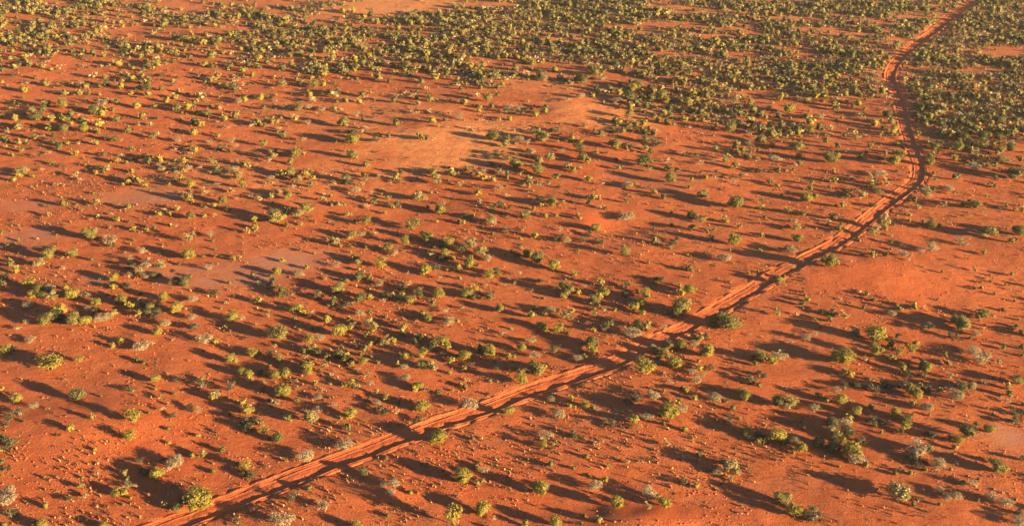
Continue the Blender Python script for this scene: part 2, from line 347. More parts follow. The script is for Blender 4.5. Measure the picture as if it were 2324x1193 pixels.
def lobes_for(kind, r):
    if kind in 'yog':
        n = r.integers(4, 8); L = []
        L.append((np.array([0, 0, 0.52]), 0.36)); L.append((np.array([r.uniform(-.1, .1), r.uniform(-.1, .1), 0.26]), 0.30))
        for i in range(n):
            a = r.uniform(0, 2 * math.pi); q = r.uniform(0.16, 0.34)
            L.append((np.array([q * math.cos(a), q * math.sin(a), r.uniform(0.20, 0.74)]), r.uniform(0.15, 0.25)))
        return L
    if kind == 'p':
        n = r.integers(6, 9); L = [(np.array([0, 0, 0.30]), 0.30)]
        for i in range(n):
            a = r.uniform(0, 2 * math.pi); q = r.uniform(0.08, 0.36)
            L.append((np.array([q * math.cos(a), q * math.sin(a), r.uniform(0.2, 0.76)]), r.uniform(0.13, 0.22)))
        return L
    if kind == 's':
        n = r.integers(5, 9); L = [(np.array([0, 0, 0.36]), 0.36)]
        for i in range(n):
            a = r.uniform(0, 2 * math.pi); q = r.uniform(0.15, 0.36)
            L.append((np.array([q * math.cos(a), q * math.sin(a), r.uniform(0.22, 0.66)]), r.uniform(0.12, 0.22)))
        return L
    n = r.integers(6, 11); L = []
    for i in range(n):
        a = r.uniform(0, 2 * math.pi); q = 0.40 * math.sqrt(r.uniform(0, 1))
        L.append((np.array([q * math.cos(a), 0.75 * q * math.sin(a), r.uniform(0.14, 0.62)]), r.uniform(0.11, 0.20)))
    return L

def crown_geo(kind, r, nleaf, core_sub, size, leaf_lo=0.7, core_k=1.0, most=99):
    Ls = lobes_for(kind, r)[:most]
    if most < 4:                                           # fewer, fuller lobes for the far version
        Ls = [(np.array([c[0] * 1.25, c[1] * 1.25, c[2] * 0.92]), q * 1.42) for c, q in Ls]
    VV, FF, TT, k = [], [], [], 0
    quadsF = []
    core = {'y': 0.74, 'o': 0.74, 'g': 0.74, 'p': 0.52, 's': 0.40, 'd': 0.62}[kind]
    iv, fi = ICO[core_sub]
    for c, rad in Ls:
        v = iv * (rad * core * core_k * r.uniform(0.82, 1.12, (len(iv), 1))) + c
        v[:, 2] = np.maximum(v[:, 2], 0.06)
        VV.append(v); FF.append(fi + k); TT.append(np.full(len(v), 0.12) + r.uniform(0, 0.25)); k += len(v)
    w = np.array([l[1] ** 2 for l in Ls]); pick = r.choice(len(Ls), nleaf, p=w / w.sum())
    cen = np.array([l[0] for l in Ls])[pick]; rad = np.array([l[1] for l in Ls])[pick]
    D = r.normal(size=(nleaf, 3)); D[:, 2] = np.abs(D[:, 2]) * 1.0 - 0.45 * r.random(nleaf); D /= np.linalg.norm(D, axis=1)[:, None]
    P = cen + D * (rad * r.uniform(leaf_lo, 1.12, nleaf))[:, None]
    P[:, 2] = np.clip(P[:, 2], 0.05, 1.02)
    N = D + r.normal(size=(nleaf, 3)) * (0.55 if kind in 'yog' else 0.8)
    sz = size * r.uniform(0.55, 1.25, nleaf)
    v, q = leaf_quads(P, N, sz, r, 0.55 if kind in 'sd' else 0.75)
    VV.append(v); quadsF.append(q + k)
    lobe_t = r.uniform(0, 0.45, len(Ls))
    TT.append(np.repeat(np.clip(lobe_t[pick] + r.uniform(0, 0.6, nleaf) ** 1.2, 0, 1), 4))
    return np.concatenate(VV), [np.concatenate(FF)] + quadsF, np.concatenate(TT), Ls

def tube(a, b, ra, rb, sides=5):
    a = np.array(a, float); b = np.array(b, float)
    d = b - a; d /= np.linalg.norm(d) + 1e-9
    u = np.cross(d, [0.3, 0.9, 0.1]); u /= np.linalg.norm(u); w = np.cross(d, u)
    t = np.linspace(0, 2 * math.pi, sides, endpoint=False)
    ring = np.cos(t)[:, None] * u + np.sin(t)[:, None] * w
    V = np.concatenate([a + ring * ra, b + ring * rb])
    F = np.array([[i, (i + 1) % sides, sides + (i + 1) % sides, sides + i] for i in range(sides)])
    return V, F

def trunk_geo(Ls, r, kind):
    VV, FF, k = [], [], 0
    fork = np.array([r.normal() * 0.02, r.normal() * 0.02, 0.14])
    segs = []
    if kind in 'yogp':
        segs.append(((0, 0, -0.10), fork, 0.032, 0.026))
    for c, rad in Ls:
        foot = fork if kind in 'yogp' else np.array([c[0] * 0.15, c[1] * 0.15, -0.05])
        mid = foot * 0.45 + c * 0.55 + r.normal(size=3) * 0.03
        segs += [(foot, mid, 0.018, 0.013), (mid, c + np.array([0, 0, rad * 0.5]), 0.013, 0.004)]
        if kind in 'sd':
            for _ in range(4):
                e = c + r.normal(size=3) * rad * 0.75; e[2] = abs(e[2]) + 0.1
                segs.append((mid, e, 0.008, 0.003))
            
    for a, b, ra, rb in segs:
        v, f = tube(a, b, ra, rb, 5 if ra > 0.01 else 3); VV.append(v); FF.append(f + k); k += len(v)
    return np.concatenate(VV), [np.concatenate(FF)]

NPROTO = 7
PROTO, LOW = {}, {}
for kind in 'yogpsd':
    PROTO[kind] = []; LOW[kind] = []
    for i in range(NPROTO):
        r = np.random.default_rng(1000 + 31 * i + ord(kind))
        nl = {'y': 1250, 'o': 1250, 'g': 1250, 'p': 1100, 's': 1100, 'd': 800}[kind]
        sz = {'y': 0.027, 'o': 0.027, 'g': 0.027, 'p': 0.026, 's': 0.024, 'd': 0.025}[kind]
        open_crown = (kind in 'sd' and i % 3 == 2) or (kind in 'yogp' and i in (2, 5))
        V, F, T, Ls = crown_geo(kind, r, int(nl * (0.42 if kind in 'sd' else 0.7)) if open_crown else nl, 2, sz, 0.35 if open_crown else 0.7, 0.55 if open_crown else 1.0)
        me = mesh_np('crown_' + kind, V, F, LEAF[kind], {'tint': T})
        tv, tf = trunk_geo(Ls, r, kind)
        tm = mesh_np('trunk_' + kind, tv, tf, M_BARK if kind in 'yogp' else M_TWIG)
        PROTO[kind].append((me, tm))
    for i in range(6):
        r = np.random.default_rng(5000 + 17 * i + ord(kind))
        lod = []
        for nq, most in ((52, 5), (22, 2)):                # near and far versions
            V, F, T, Ls = crown_geo(kind, np.random.default_rng(5000 + 17 * i + ord(kind)), nq, 1, (0.078 if kind in 'yogp' else 0.062) * (1.0 if nq > 30 else 1.45), most=most)
            lod.append((V, F[0], F[1], T))
        LOW[kind].append(lod)

# ---------------------------------------------------------------- every shrub that can be told apart
# x, y, crown width, height (metres), kind, shape, turn | label | group
SHRUBS = """-40.48,100.48,4.62,2.60,y,1,2.17|wide yellow-green thicket against the far verge of the track at its lower end
50.11,101.55,4.65,2.60,p,3,0.55|broad pale green shrub alone on open sand towards the lower right corner
-71.88,131.46,5.80,2.60,y,2,5.47|broad yellow-green thicket near the left edge, three crowns grown together
20.38,129.91,4.95,2.60,y,2,4.28|broad yellow-green shrub on the near verge where deep shadow covers the track
52.30,133.04,4.84,2.60,y,3,2.04|wide flat yellow-green shrub alone right of the track, four fifths across
36.04,143.82,5.13,2.60,o,6,5.42|broad olive shrub overhanging the track halfway along, its shadow crossing both ruts
-7.20,96.54,2.90,3.69,y,2,0.22|tall narrow yellow-green shrub at the bottom edge casting a huge dark shadow
29.45,106.78,3.44,2.44,p,3,4.40|pale green shrub with a long straight shadow, near the bottom right of centre
59.25,140.15,4.20,2.81,y,0,3.74|large round yellow-green shrub, topmost of the cluster right of the track
64.23,114.17,3.43,2.63,g,2,1.94|large dark-green shrub behind a smaller yellow-green one, by the right edge, near the bottom
22.63,118.89,3.53,2.63,y,3,5.16|large yellow-green shrub left of a smaller yellow-green one, five-eighths across, three-quarters down
46.55,110.29,3.17,2.50,y,4,3.30|medium yellow-green shrub behind a similar silver-grey one, four-fifths across, near the bottom
-38.32,140.55,3.89,2.74,o,4,3.18|large olive shrub behind a smaller silver-grey one, nearly a third across, two-thirds down
28.79,148.62,3.95,3.00,o,6,3.21|olive shrub with two smaller shrubs at its side, opposite the broad track shrub
-10.22,112.97,3.31,2.15,y,3,2.59|round yellow-green dome touching the near edge of the track, shadow across it
3.76,129.68,3.56,2.50,o,1,3.86|large olive shrub on the far verge of the track, right of centre, three-quarters down
-6.61,104.77,2.88,2.36,y,3,5.87|round yellow-green shrub standing on open sand between the track and the bottom edge
37.24,113.35,3.05,2.34,y,0,0.83|medium yellow-green shrub behind a smaller dark-grey one, four-fifths across, near the bottom
-28.82,117.49,3.13,2.33,p,3,2.03|medium pale-green shrub in front of a smaller silver-grey one, nearly a third across, three-quarters down
-3.66,98.69,2.76,2.06,y,0,1.92|low yellow-green dome beside the tall shrub at the bottom edge
-54.36,117.22,3.03,2.33,y,2,2.64|round yellow-green shrub with a wide dark shadow behind it, lower left
58.85,164.59,3.68,2.90,o,4,0.68|round olive shrub on the near verge where the track narrows below its bend
3.63,102.84,2.67,1.87,y,0,2.80|medium yellow-green shrub left of a smaller silver-grey one, right of centre, at the bottom edge
1.27,127.43,3.02,2.28,y,5,1.92|medium yellow-green shrub on the far verge of the track, right of centre, three-quarters down
-34.28,124.37,3.06,2.07,y,4,0.68|smooth yellow-green dome left of the track, long shadow behind
45.87,114.65,2.89,1.91,p,6,4.39|medium pale-green shrub left of a smaller dark-green one, four-fifths across, near the bottom
75.10,143.49,3.20,2.58,o,0,0.42|medium olive shrub right of a smaller olive one, by the right edge, two-thirds down
34.78,100.60,2.55,1.83,o,0,1.85|round olive dome, upper of two at the bottom right of centre
58.02,135.57,3.17,2.24,y,2,1.79|medium yellow-green shrub left of a smaller dark-grey one, seven-eighths across, two-thirds down
-19.96,181.78,3.86,3.00,o,5,1.46|round olive dome alone above photo centre with a broad straight shadow
-47.90,184.92,3.91,3.00,o,3,2.87|large olive shrub left of a smaller dark-green one, nearly a third across, above mid-height
44.67,111.56,2.66,2.04,g,1,4.36|medium dark-green shrub behind a similar dark-grey one, four-fifths across, near the bottom
46.82,192.02,4.03,3.00,o,4,4.36|round olive dome on open sand well left of the track bend
-64.63,122.81,2.85,2.14,g,4,3.54|medium dark-green shrub in front of a bigger yellow-green one, by the left edge, three-quarters down
-20.06,196.29,4.24,2.77,p,3,5.29|spreading pale green shrub with bare twigs at its foot, upper middle
40.95,121.46,2.82,2.06,p,4,2.91|medium pale-green shrub right of a smaller dark-green one, four-fifths across, three-quarters down
-28.30,141.45,3.06,2.48,y,0,1.11|medium yellow-green shrub left of a smaller yellow-green one, nearly a third across, two-thirds down
25.31,131.91,3.10,2.01,y,3,6.26|medium yellow-green shrub on the near verge of the track, five-eighths across, two-thirds down
-78.46,144.83,3.22,2.25,o,6,3.92|medium olive shrub left of a smaller dark-green one, by the left edge, two-thirds down
111.96,207.72,4.30,2.92,g,0,2.75|large dark-green shrub in front of smaller silver-grey one, by the right edge, a third down
9.01,146.66,3.25,2.24,p,2,2.33|medium pale-green shrub left of a smaller yellow-green one, right of centre, below mid-height
35.82,98.13,2.35,1.77,y,6,2.14|yellow-green dome, lower of two at the bottom right of centre
39.24,133.85,2.83,2.37,o,5,5.90|medium olive shrub left of a smaller yellow-green one, over two-thirds across, two-thirds down
65.46,106.99,2.57,1.71,o,3,2.52|medium olive shrub right of a smaller silver-grey one, by the right edge, near the bottom
13.32,99.41,2.29,1.88,y,3,6.26|yellow-green dome beside the smooth orange sand slope at the bottom edge
31.08,135.26,2.85,2.22,y,1,0.91|medium yellow-green shrub right of a smaller silver-grey one, over two-thirds across, two-thirds down
-73.60,144.77,3.01,2.32,o,6,4.57|medium olive shrub right of a smaller dark-grey one, by the left edge, two-thirds down
-38.44,229.91,4.52,3.00,y,3,2.24|large yellow-green shrub in front of a smaller dark-grey one, three-eighths across, a quarter down
9.59,154.98,3.17,2.39,o,1,1.09|medium olive shrub behind a smaller yellow-green one, right of centre, below mid-height
93.86,178.59,3.54,2.64,o,3,0.06|large olive shrub right of a smaller dark-grey one, by the right edge, above mid-height
88.56,197.08,3.84,2.85,p,5,2.52|large pale-green shrub on the near verge of the track, seven-eighths across, a third down
-47.23,146.34,3.03,2.19,y,2,1.22|medium yellow-green shrub left of a smaller silver-grey one, a fifth across, two-thirds down
74.53,181.99,2.97,3.78,p,1,2.75|tall pale green shrub standing at the very edge of the track below the bend
-3.72,135.60,2.76,2.20,y,4,3.24|medium yellow-green shrub right of a smaller dark-green one, left of centre, two-thirds down
74.00,217.76,4.17,2.88,o,0,1.80|right-hand large olive shrub in front of a smaller dark-green one, four-fifths across, a quarter down
7.28,230.67,4.38,3.00,o,0,1.22|large olive shrub right of a smaller dark-grey one, right of centre, a quarter down
12.92,138.08,2.90,1.99,g,1,4.14|medium dark-green shrub behind a smaller yellow-green one, right of centre, two-thirds down
-47.43,105.56,2.38,1.62,y,1,4.34|bright yellow shrub with a long pointed shadow, above the lower left thicket
-13.32,120.70,2.62,1.77,y,4,4.19|medium yellow-green shrub on the far verge of the track, three-eighths across, three-quarters down
5.41,96.25,2.23,1.51,y,0,5.66|small yellow-green shrub left of a smaller dark-grey one, right of centre, at the bottom edge
30.32,215.58,3.99,2.98,g,6,3.48|large dark-green shrub left of a smaller olive one, five-eighths across, a third down
-82.76,177.01,3.27,2.73,o,0,2.13|medium olive shrub left of a similar silver-grey one, an eighth across, above mid-height
39.29,122.03,2.45,2.06,g,4,2.18|small dark-green shrub left of a bigger pale-green one, four-fifths across, three-quarters down
-77.16,148.11,2.84,2.28,y,6,5.87|medium yellow-green shrub behind a similar dark-green one, by the left edge, below mid-height
-76.96,153.47,2.92,2.30,y,0,1.23|medium yellow-green shrub left of a smaller dark-grey one, by the left edge, below mid-height
-57.35,148.89,2.85,2.24,y,0,1.72|medium yellow-green shrub right of a bigger dark-grey one, a fifth across, below mid-height
31.84,262.18,5.04,2.60,g,4,1.29|very large dark-green shrub right of a smaller silver-grey one, five-eighths across, near the top
-87.65,169.22,3.15,2.42,o,1,6.23|medium olive shrub right of a smaller yellow-green one, by the left edge, above mid-height
105.58,223.62,3.96,3.00,o,2,4.95|large olive shrub in front of smaller dark-green one, by the right edge, a quarter down
-61.11,168.78,3.14,2.40,y,1,2.31|medium yellow-green shrub in front of a similar pale-green one, a fifth across, above mid-height
47.47,114.74,2.35,1.77,g,0,0.20|small dark-green shrub right of a bigger pale-green one, four-fifths across, near the bottom
-121.78,245.24,4.60,2.60,g,0,4.77|large dark-green shrub in front of smaller pale-green one, by the left edge, a quarter down
-30.87,155.79,2.95,2.15,o,0,6.18|medium olive shrub right of a smaller silver-grey one, nearly a third across, below mid-height
54.68,238.90,4.18,3.00,o,2,0.75|round olive shrub on bare sand just below the thick scrub edge
-77.27,146.45,2.81,2.05,g,0,3.98|medium dark-green shrub left of a similar dark-grey one, by the left edge, two-thirds down
5.75,210.59,3.62,2.96,o,6,6.25|large olive shrub in front of a similar pale-green one, right of centre, a third down
67.56,125.14,2.50,1.79,g,5,3.67|small dark-green shrub in front of a smaller silver-grey one, by the right edge, three-quarters down
43.24,174.81,3.11,2.49,y,6,2.20|medium yellow-green shrub behind a bigger silver-grey one, over two-thirds across, above mid-height
-12.53,137.67,2.58,2.09,g,2,1.60|medium dark-green shrub behind a similar dark-grey one, left of centre, two-thirds down
39.97,111.09,2.29,1.62,y,1,4.88|small yellow-green shrub in front of a similar silver-grey one, four-fifths across, near the bottom
-86.53,158.10,2.98,2.08,y,2,0.41|medium yellow-green shrub left of a smaller dark-green one, by the left edge, below mid-height
-12.44,131.16,2.59,1.76,p,1,1.51|medium pale-green shrub right of a similar dark-green one, left of centre, two-thirds down
68.23,225.89,3.99,2.65,o,3,5.26|left-hand large olive shrub in front of a smaller dark-green one, four-fifths across, a quarter down
60.01,124.54,2.39,1.82,y,6,1.91|right-hand small yellow-green shrub behind a smaller yellow-green one, seven-eighths across, three-quarters down
-6.11,170.32,3.04,2.25,p,6,1.46|medium pale-green shrub in front of a similar pale-green one, left of centre, above mid-height
4.77,166.96,2.88,2.41,g,0,4.58|medium dark-green shrub right of a similar yellow-green one, right of centre, above mid-height
-62.83,175.53,3.12,2.25,p,5,4.75|medium pale-green shrub behind a similar yellow-green one, a fifth across, above mid-height
34.82,272.93,4.86,2.60,o,4,1.37|very large olive shrub behind a smaller yellow-green one, five-eighths across, near the top
112.13,225.46,3.68,2.98,o,5,3.60|large olive shrub in front of similar dark-green one, by the right edge, a quarter down
90.39,219.10,3.59,2.92,o,2,3.04|large olive shrub on the far verge of the track, seven-eighths across, a quarter down
71.54,178.49,3.16,2.26,p,5,1.63|pale green dome on the track edge, in front of a taller pale shrub
31.39,155.32,2.83,2.01,y,3,0.93|medium yellow-green shrub right of a smaller yellow-green one, over two-thirds across, below mid-height
-53.63,113.48,2.15,1.76,y,5,0.51|small yellow-green shrub in front of a bigger yellow-green one, an eighth across, near the bottom
-23.71,144.05,2.67,1.89,p,1,2.01|medium pale-green shrub behind a smaller yellow-green one, three-eighths across, two-thirds down
-23.29,118.77,2.22,1.81,y,1,6.01|small yellow-green shrub right of a smaller silver-grey one, three-eighths across, three-quarters down
42.58,112.27,2.13,1.69,g,3,0.04|small dark-green shrub left of a bigger dark-grey one, four-fifths across, near the bottom
-9.53,171.22,2.93,2.27,g,5,4.67|yellow-green shrub glowing brightest in the row of shrubs above photo centre
100.60,179.40,3.05,2.35,g,4,5.94|medium dark-green shrub behind a smaller olive one, by the right edge, above mid-height
24.68,226.42,3.69,2.81,o,4,2.47|large olive shrub left of a smaller yellow-green one, five-eighths across, a quarter down
21.46,169.86,2.91,2.24,o,2,1.68|medium olive shrub in front of a smaller silver-grey one, five-eighths across, above mid-height
45.95,117.11,2.20,1.71,g,1,5.37|small dark-green shrub left of a bigger silver-grey one, four-fifths across, near the bottom
34.08,145.05,2.58,1.99,g,6,3.67|medium dark-green shrub on the near verge of the track, over two-thirds across, two-thirds down
8.77,218.63,3.73,2.46,p,3,0.94|large pale-green shrub behind a similar olive one, right of centre, a quarter down
48.63,122.53,2.27,1.74,y,0,3.72|small yellow-green shrub left of a smaller silver-grey one, four-fifths across, three-quarters down
-108.98,250.68,4.02,3.00,g,1,1.43|large dark-green shrub left of a smaller yellow-green one, an eighth across, a quarter down
7.59,164.42,2.84,2.15,y,0,3.54|medium yellow-green shrub right of a similar dark-green one, right of centre, below mid-height
-14.01,131.45,2.39,1.79,g,0,1.43|small dark-green shrub left of a similar pale-green one, three-eighths across, two-thirds down
19.46,99.65,1.96,1.47,y,1,2.40|yellow-green shrub at the top of the smooth orange sand slope, bottom edge
80.42,147.67,2.61,1.92,o,5,3.67|medium olive shrub right of a smaller dark-green one, by the right edge, below mid-height
56.65,117.69,2.20,1.63,g,2,5.29|small dark-green shrub behind a similar yellow-green one, seven-eighths across, three-quarters down
-16.70,176.57,3.00,2.20,o,1,1.30|medium olive shrub right of a smaller silver-grey one, three-eighths across, above mid-height
88.12,216.09,3.55,2.56,y,1,0.75|large yellow-green shrub in front of a similar olive one, seven-eighths across, a third down
-7.99,154.01,2.59,2.13,o,4,3.86|medium olive shrub left of a bigger dark-grey one, left of centre, below mid-height
35.00,205.20,3.26,2.65,o,6,4.60|medium olive shrub in front of a smaller dark-green one, five-eighths across, a third down
-7.56,134.34,2.43,1.74,y,3,1.39|small yellow-green shrub right of a smaller dark-grey one, left of centre, two-thirds down
27.31,137.12,2.37,1.94,y,3,3.95|right-hand small yellow-green shrub on the near verge of the track, five-eighths across, two-thirds down
23.32,153.43,2.58,2.11,y,5,1.60|medium yellow-green shrub right of a smaller dark-green one, five-eighths across, below mid-height
-31.87,130.77,2.28,1.87,y,4,1.17|small yellow-green shrub right of a smaller dark-green one, nearly a third across, two-thirds down
0.76,213.87,3.37,2.72,o,3,5.03|large olive shrub right of a smaller olive one, right of centre, a third down
-24.50,165.25,2.73,2.20,y,5,0.60|medium yellow-green shrub left of a smaller silver-grey one, three-eighths across, below mid-height
7.70,142.22,2.43,1.97,y,5,4.02|right-hand small yellow-green shrub behind a smaller yellow-green one, right of centre, two-thirds down
-4.59,231.24,3.75,2.57,o,4,2.98|large olive shrub left of a smaller silver-grey one, left of centre, a quarter down
62.54,195.20,3.26,2.19,y,4,6.23|medium yellow-green shrub left of a smaller olive one, four-fifths across, a third down
-56.28,220.10,3.60,2.41,p,0,1.90|large pale-green shrub behind a smaller silver-grey one, nearly a third across, a quarter down
33.24,114.81,2.16,1.47,y,4,1.04|small yellow-green shrub behind a smaller silver-grey one, over two-thirds across, near the bottom
-38.61,119.65,2.23,1.51,y,1,4.12|small yellow-green shrub behind a bigger dark-grey one, a fifth across, three-quarters down
-41.56,135.38,2.44,1.64,y,2,2.38|small yellow-green shrub left of a smaller yellow-green one, a fifth across, two-thirds down
73.23,253.42,3.89,2.94,y,6,2.95|large yellow-green shrub left of a smaller dark-green one, four-fifths across, a quarter down
-13.07,154.16,2.59,1.97,y,4,3.80|medium yellow-green shrub right of a smaller dark-green one, left of centre, below mid-height
57.00,181.56,2.94,2.23,p,2,0.84|medium pale-green shrub left of a smaller dark-grey one, four-fifths across, above mid-height
-7.82,165.16,2.73,2.07,y,3,3.44|medium yellow-green shrub in front of a smaller yellow-green one, left of centre, below mid-height
-81.31,136.06,2.45,1.61,y,5,1.22|small yellow-green shrub left of a similar dark-grey one, by the left edge, two-thirds down
-14.92,189.46,3.05,2.29,o,0,3.83|medium olive shrub in front of a smaller silver-grey one, left of centre, a third down
50.04,119.58,2.14,1.61,y,6,0.13|left-hand small yellow-green shrub behind a smaller yellow-green one, seven-eighths across, three-quarters down
67.77,115.23,2.17,1.42,y,3,1.13|small yellow-green shrub right of a bigger dark-green one, by the right edge, near the bottom
-15.91,163.23,2.70,2.02,y,4,0.20|medium yellow-green shrub behind a smaller yellow-green one, three-eighths across, below mid-height
-37.42,148.84,2.52,1.87,o,2,4.50|medium olive shrub left of a smaller yellow-green one, nearly a third across, below mid-height
63.80,136.29,2.35,1.73,y,2,2.51|small yellow-green shrub in front of a smaller yellow-green one, seven-eighths across, two-thirds down
-20.54,138.75,2.49,1.58,p,2,0.50|small pale-green shrub left of a smaller yellow-green one, three-eighths across, two-thirds down
-3.88,153.05,2.57,1.88,g,2,1.96|medium dark-green shrub right of a bigger dark-grey one, left of centre, below mid-height
-32.20,136.44,2.46,1.55,p,0,3.92|small pale-green shrub right of a smaller dark-green one, nearly a third across, two-thirds down
20.17,277.42,4.20,3.00,g,0,3.79|large dark-green shrub right of a smaller dark-grey one, right of centre, near the top
15.80,224.25,3.50,2.51,g,2,5.06|large dark-green shrub in front of a smaller yellow-green one, right of centre, a quarter down
-42.65,189.32,2.92,2.42,o,3,2.78|medium olive shrub right of a similar pale-green one, nearly a third across, a third down
-4.46,281.11,4.25,3.00,p,2,0.42|large pale-green shrub left of a smaller dark-green one, left of centre, near the top
64.69,130.94,2.28,1.65,y,3,3.05|small yellow-green shrub right of a smaller dark-green one, seven-eighths across, two-thirds down
77.06,127.32,2.24,1.61,o,1,2.55|small olive shrub in front of a smaller dark-grey one, by the right edge, three-quarters down
84.27,182.72,2.96,2.11,g,5,6.19|medium dark-green shrub left of a smaller olive one, seven-eighths across, above mid-height
-36.44,128.69,2.16,1.79,o,4,0.39|small olive shrub left of a similar yellow-green one, nearly a third across, three-quarters down
-34.98,129.42,2.26,1.62,y,3,3.85|small yellow-green shrub right of a similar olive one, nearly a third across, three-quarters down
-71.47,144.89,2.46,1.75,y,0,1.26|small yellow-green shrub right of a bigger olive one, an eighth across, two-thirds down
-7.70,173.38,2.84,2.00,p,6,4.16|medium pale-green shrub right of a smaller dark-grey one, left of centre, above mid-height
2.89,139.01,2.39,1.67,p,2,3.16|small pale-green shrub behind a smaller yellow-green one, right of centre, two-thirds down
-11.16,138.68,2.38,1.67,y,1,2.31|small yellow-green shrub right of a similar dark-green one, left of centre, two-thirds down
55.66,119.02,2.04,1.65,y,4,5.08|small yellow-green shrub left of a similar dark-green one, seven-eighths across, three-quarters down
56.27,116.13,2.00,1.61,y,5,4.21|small yellow-green shrub in front of a similar dark-green one, seven-eighths across, near the bottom
-67.94,152.01,2.45,1.96,y,3,4.44|small yellow-green shrub left of a smaller yellow-green one, an eighth across, below mid-height
-33.08,139.37,2.39,1.65,y,5,5.38|small yellow-green shrub left of a bigger silver-grey one, nearly a third across, two-thirds down
-44.41,133.36,2.21,1.76,y,1,3.55|small yellow-green shrub left of a smaller silver-grey one, a fifth across, two-thirds down
-26.55,152.77,2.57,1.75,g,6,3.90|medium dark-green shrub left of a smaller yellow-green one, three-eighths across, below mid-height
-34.59,174.40,2.85,1.94,p,0,1.78|medium pale-green shrub right of a smaller dark-green one, nearly a third across, above mid-height
40.76,133.05,2.21,1.75,y,1,2.62|small yellow-green shrub right of a smaller yellow-green one, four-fifths across, two-thirds down
-43.72,187.55,3.02,2.04,p,3,3.29|medium pale-green shrub left of a similar olive one, nearly a third across, above mid-height
-4.24,160.87,2.67,1.80,y,5,1.11|medium yellow-green shrub left of a smaller dark-green one, left of centre, below mid-height
-12.24,174.19,2.85,1.91,y,6,2.94|medium yellow-green shrub right of a similar dark-grey one, left of centre, above mid-height
123.71,242.52,3.58,2.75,g,3,2.78|large dark-green shrub behind a similar dark-green one, by the right edge, a quarter down
34.86,123.45,2.09,1.63,y,4,1.50|small yellow-green shrub in front of a similar yellow-green one, over two-thirds across, three-quarters down
-58.73,96.03,1.75,1.37,y,1,2.03|tiny yellow-green shrub right of smaller dark-green one, by the left edge, at the bottom edge
-40.88,155.57,2.60,1.73,g,5,1.38|medium dark-green shrub behind a smaller dark-green one, nearly a third across, below mid-height
-16.39,204.92,3.11,2.36,p,1,0.53|medium pale-green shrub in front of a smaller yellow-green one, left of centre, a third down
-4.50,184.47,2.98,1.93,p,6,2.80|medium pale-green shrub behind a smaller silver-grey one, left of centre, above mid-height
3.15,169.36,2.78,1.81,y,3,3.39|medium yellow-green shrub behind a smaller silver-grey one, right of centre, above mid-height
75.08,197.71,3.15,2.04,p,6,0.07|medium pale-green shrub right of a smaller silver-grey one, seven-eighths across, a third down
-36.08,107.51,1.89,1.44,y,5,0.92|tiny yellow-green shrub on the far verge of the track, a fifth across, near the bottom
-68.28,162.44,2.58,1.94,p,3,4.38|medium pale-green shrub left of a smaller silver-grey one, an eighth across, below mid-height
-83.98,153.86,2.47,1.85,y,5,4.39|small yellow-green shrub left of a similar dark-green one, by the left edge, below mid-height
23.09,136.14,2.35,1.51,p,0,5.04|small pale-green shrub on the near verge of the track, five-eighths across, two-thirds down
-58.76,158.30,2.52,1.85,g,6,4.78|medium dark-green shrub right of a bigger dark-grey one, a fifth across, below mid-height
-88.45,165.97,2.62,1.91,p,6,2.68|medium pale-green shrub left of a bigger olive one, by the left edge, above mid-height
-73.24,122.40,2.08,1.52,y,1,5.94|small yellow-green shrub left of a bigger silver-grey one, by the left edge, three-quarters down
60.34,123.53,2.09,1.52,y,6,0.13|small yellow-green shrub in front of a bigger yellow-green one, seven-eighths across, three-quarters down
-118.16,253.41,3.55,2.94,o,6,4.83|large olive shrub behind a smaller dark-green one, by the left edge, a quarter down
-110.49,210.44,3.18,2.28,p,4,6.21|medium pale-green shrub behind a smaller yellow-green one, by the left edge, a third down
-19.51,95.88,1.75,1.28,y,4,4.00|tiny yellow-green shrub alone on open sand, three-eighths across, at the bottom edge
8.37,192.46,2.82,2.35,o,6,2.13|medium olive shrub right of a smaller yellow-green one, right of centre, a third down
-80.46,153.34,2.46,1.77,p,1,6.09|small pale-green shrub right of a similar dark-green one, by the left edge, below mid-height
-72.10,160.00,2.54,1.82,y,3,3.22|medium yellow-green shrub left of a similar dark-grey one, an eighth across, below mid-height
-27.75,160.21,2.55,1.82,g,6,4.13|medium dark-green shrub left of a smaller dark-green one, three-eighths across, below mid-height
-42.87,99.54,1.79,1.29,g,4,2.03|tiny dark-green shrub on the track's far verge, a fifth across, at the bottom edge
17.39,117.56,2.02,1.44,y,6,6.02|small yellow-green shrub behind a smaller dark-grey one, five-eighths across, three-quarters down
-35.01,114.98,1.98,1.40,y,2,0.06|small yellow-green shrub in front of smaller dark-green one, nearly a third across, near the bottom
-0.32,119.71,2.04,1.43,y,0,1.28|small yellow-green shrub on the near verge of the track, left of centre, three-quarters down
115.57,232.29,3.45,2.36,g,4,5.83|large dark-green shrub behind a similar olive one, by the right edge, a quarter down
-14.12,135.00,2.13,1.71,y,2,6.10|small yellow-green shrub behind a smaller yellow-green one, three-eighths across, two-thirds down
-65.15,164.77,2.60,1.77,p,1,5.10|medium pale-green shrub behind a bigger dark-grey one, an eighth across, below mid-height
110.41,231.59,3.44,2.31,g,1,2.78|large dark-green shrub behind a bigger olive one, by the right edge, a quarter down
-51.02,221.04,3.31,2.22,o,0,3.57|large olive shrub right of a similar pale-green one, nearly a third across, a quarter down
-32.93,113.27,1.87,1.50,g,3,1.47|tiny dark-green shrub right of a smaller dark-grey one, nearly a third across, near the bottom
-42.70,242.25,3.41,2.65,o,3,1.63|large olive shrub behind a similar dark-grey one, three-eighths across, a quarter down
100.50,224.64,3.20,2.49,o,2,2.74|medium olive shrub left of a smaller dark-green one, seven-eighths across, a quarter down
-6.57,260.51,3.63,2.78,o,2,0.75|large olive shrub behind a smaller dark-green one, left of centre, near the top
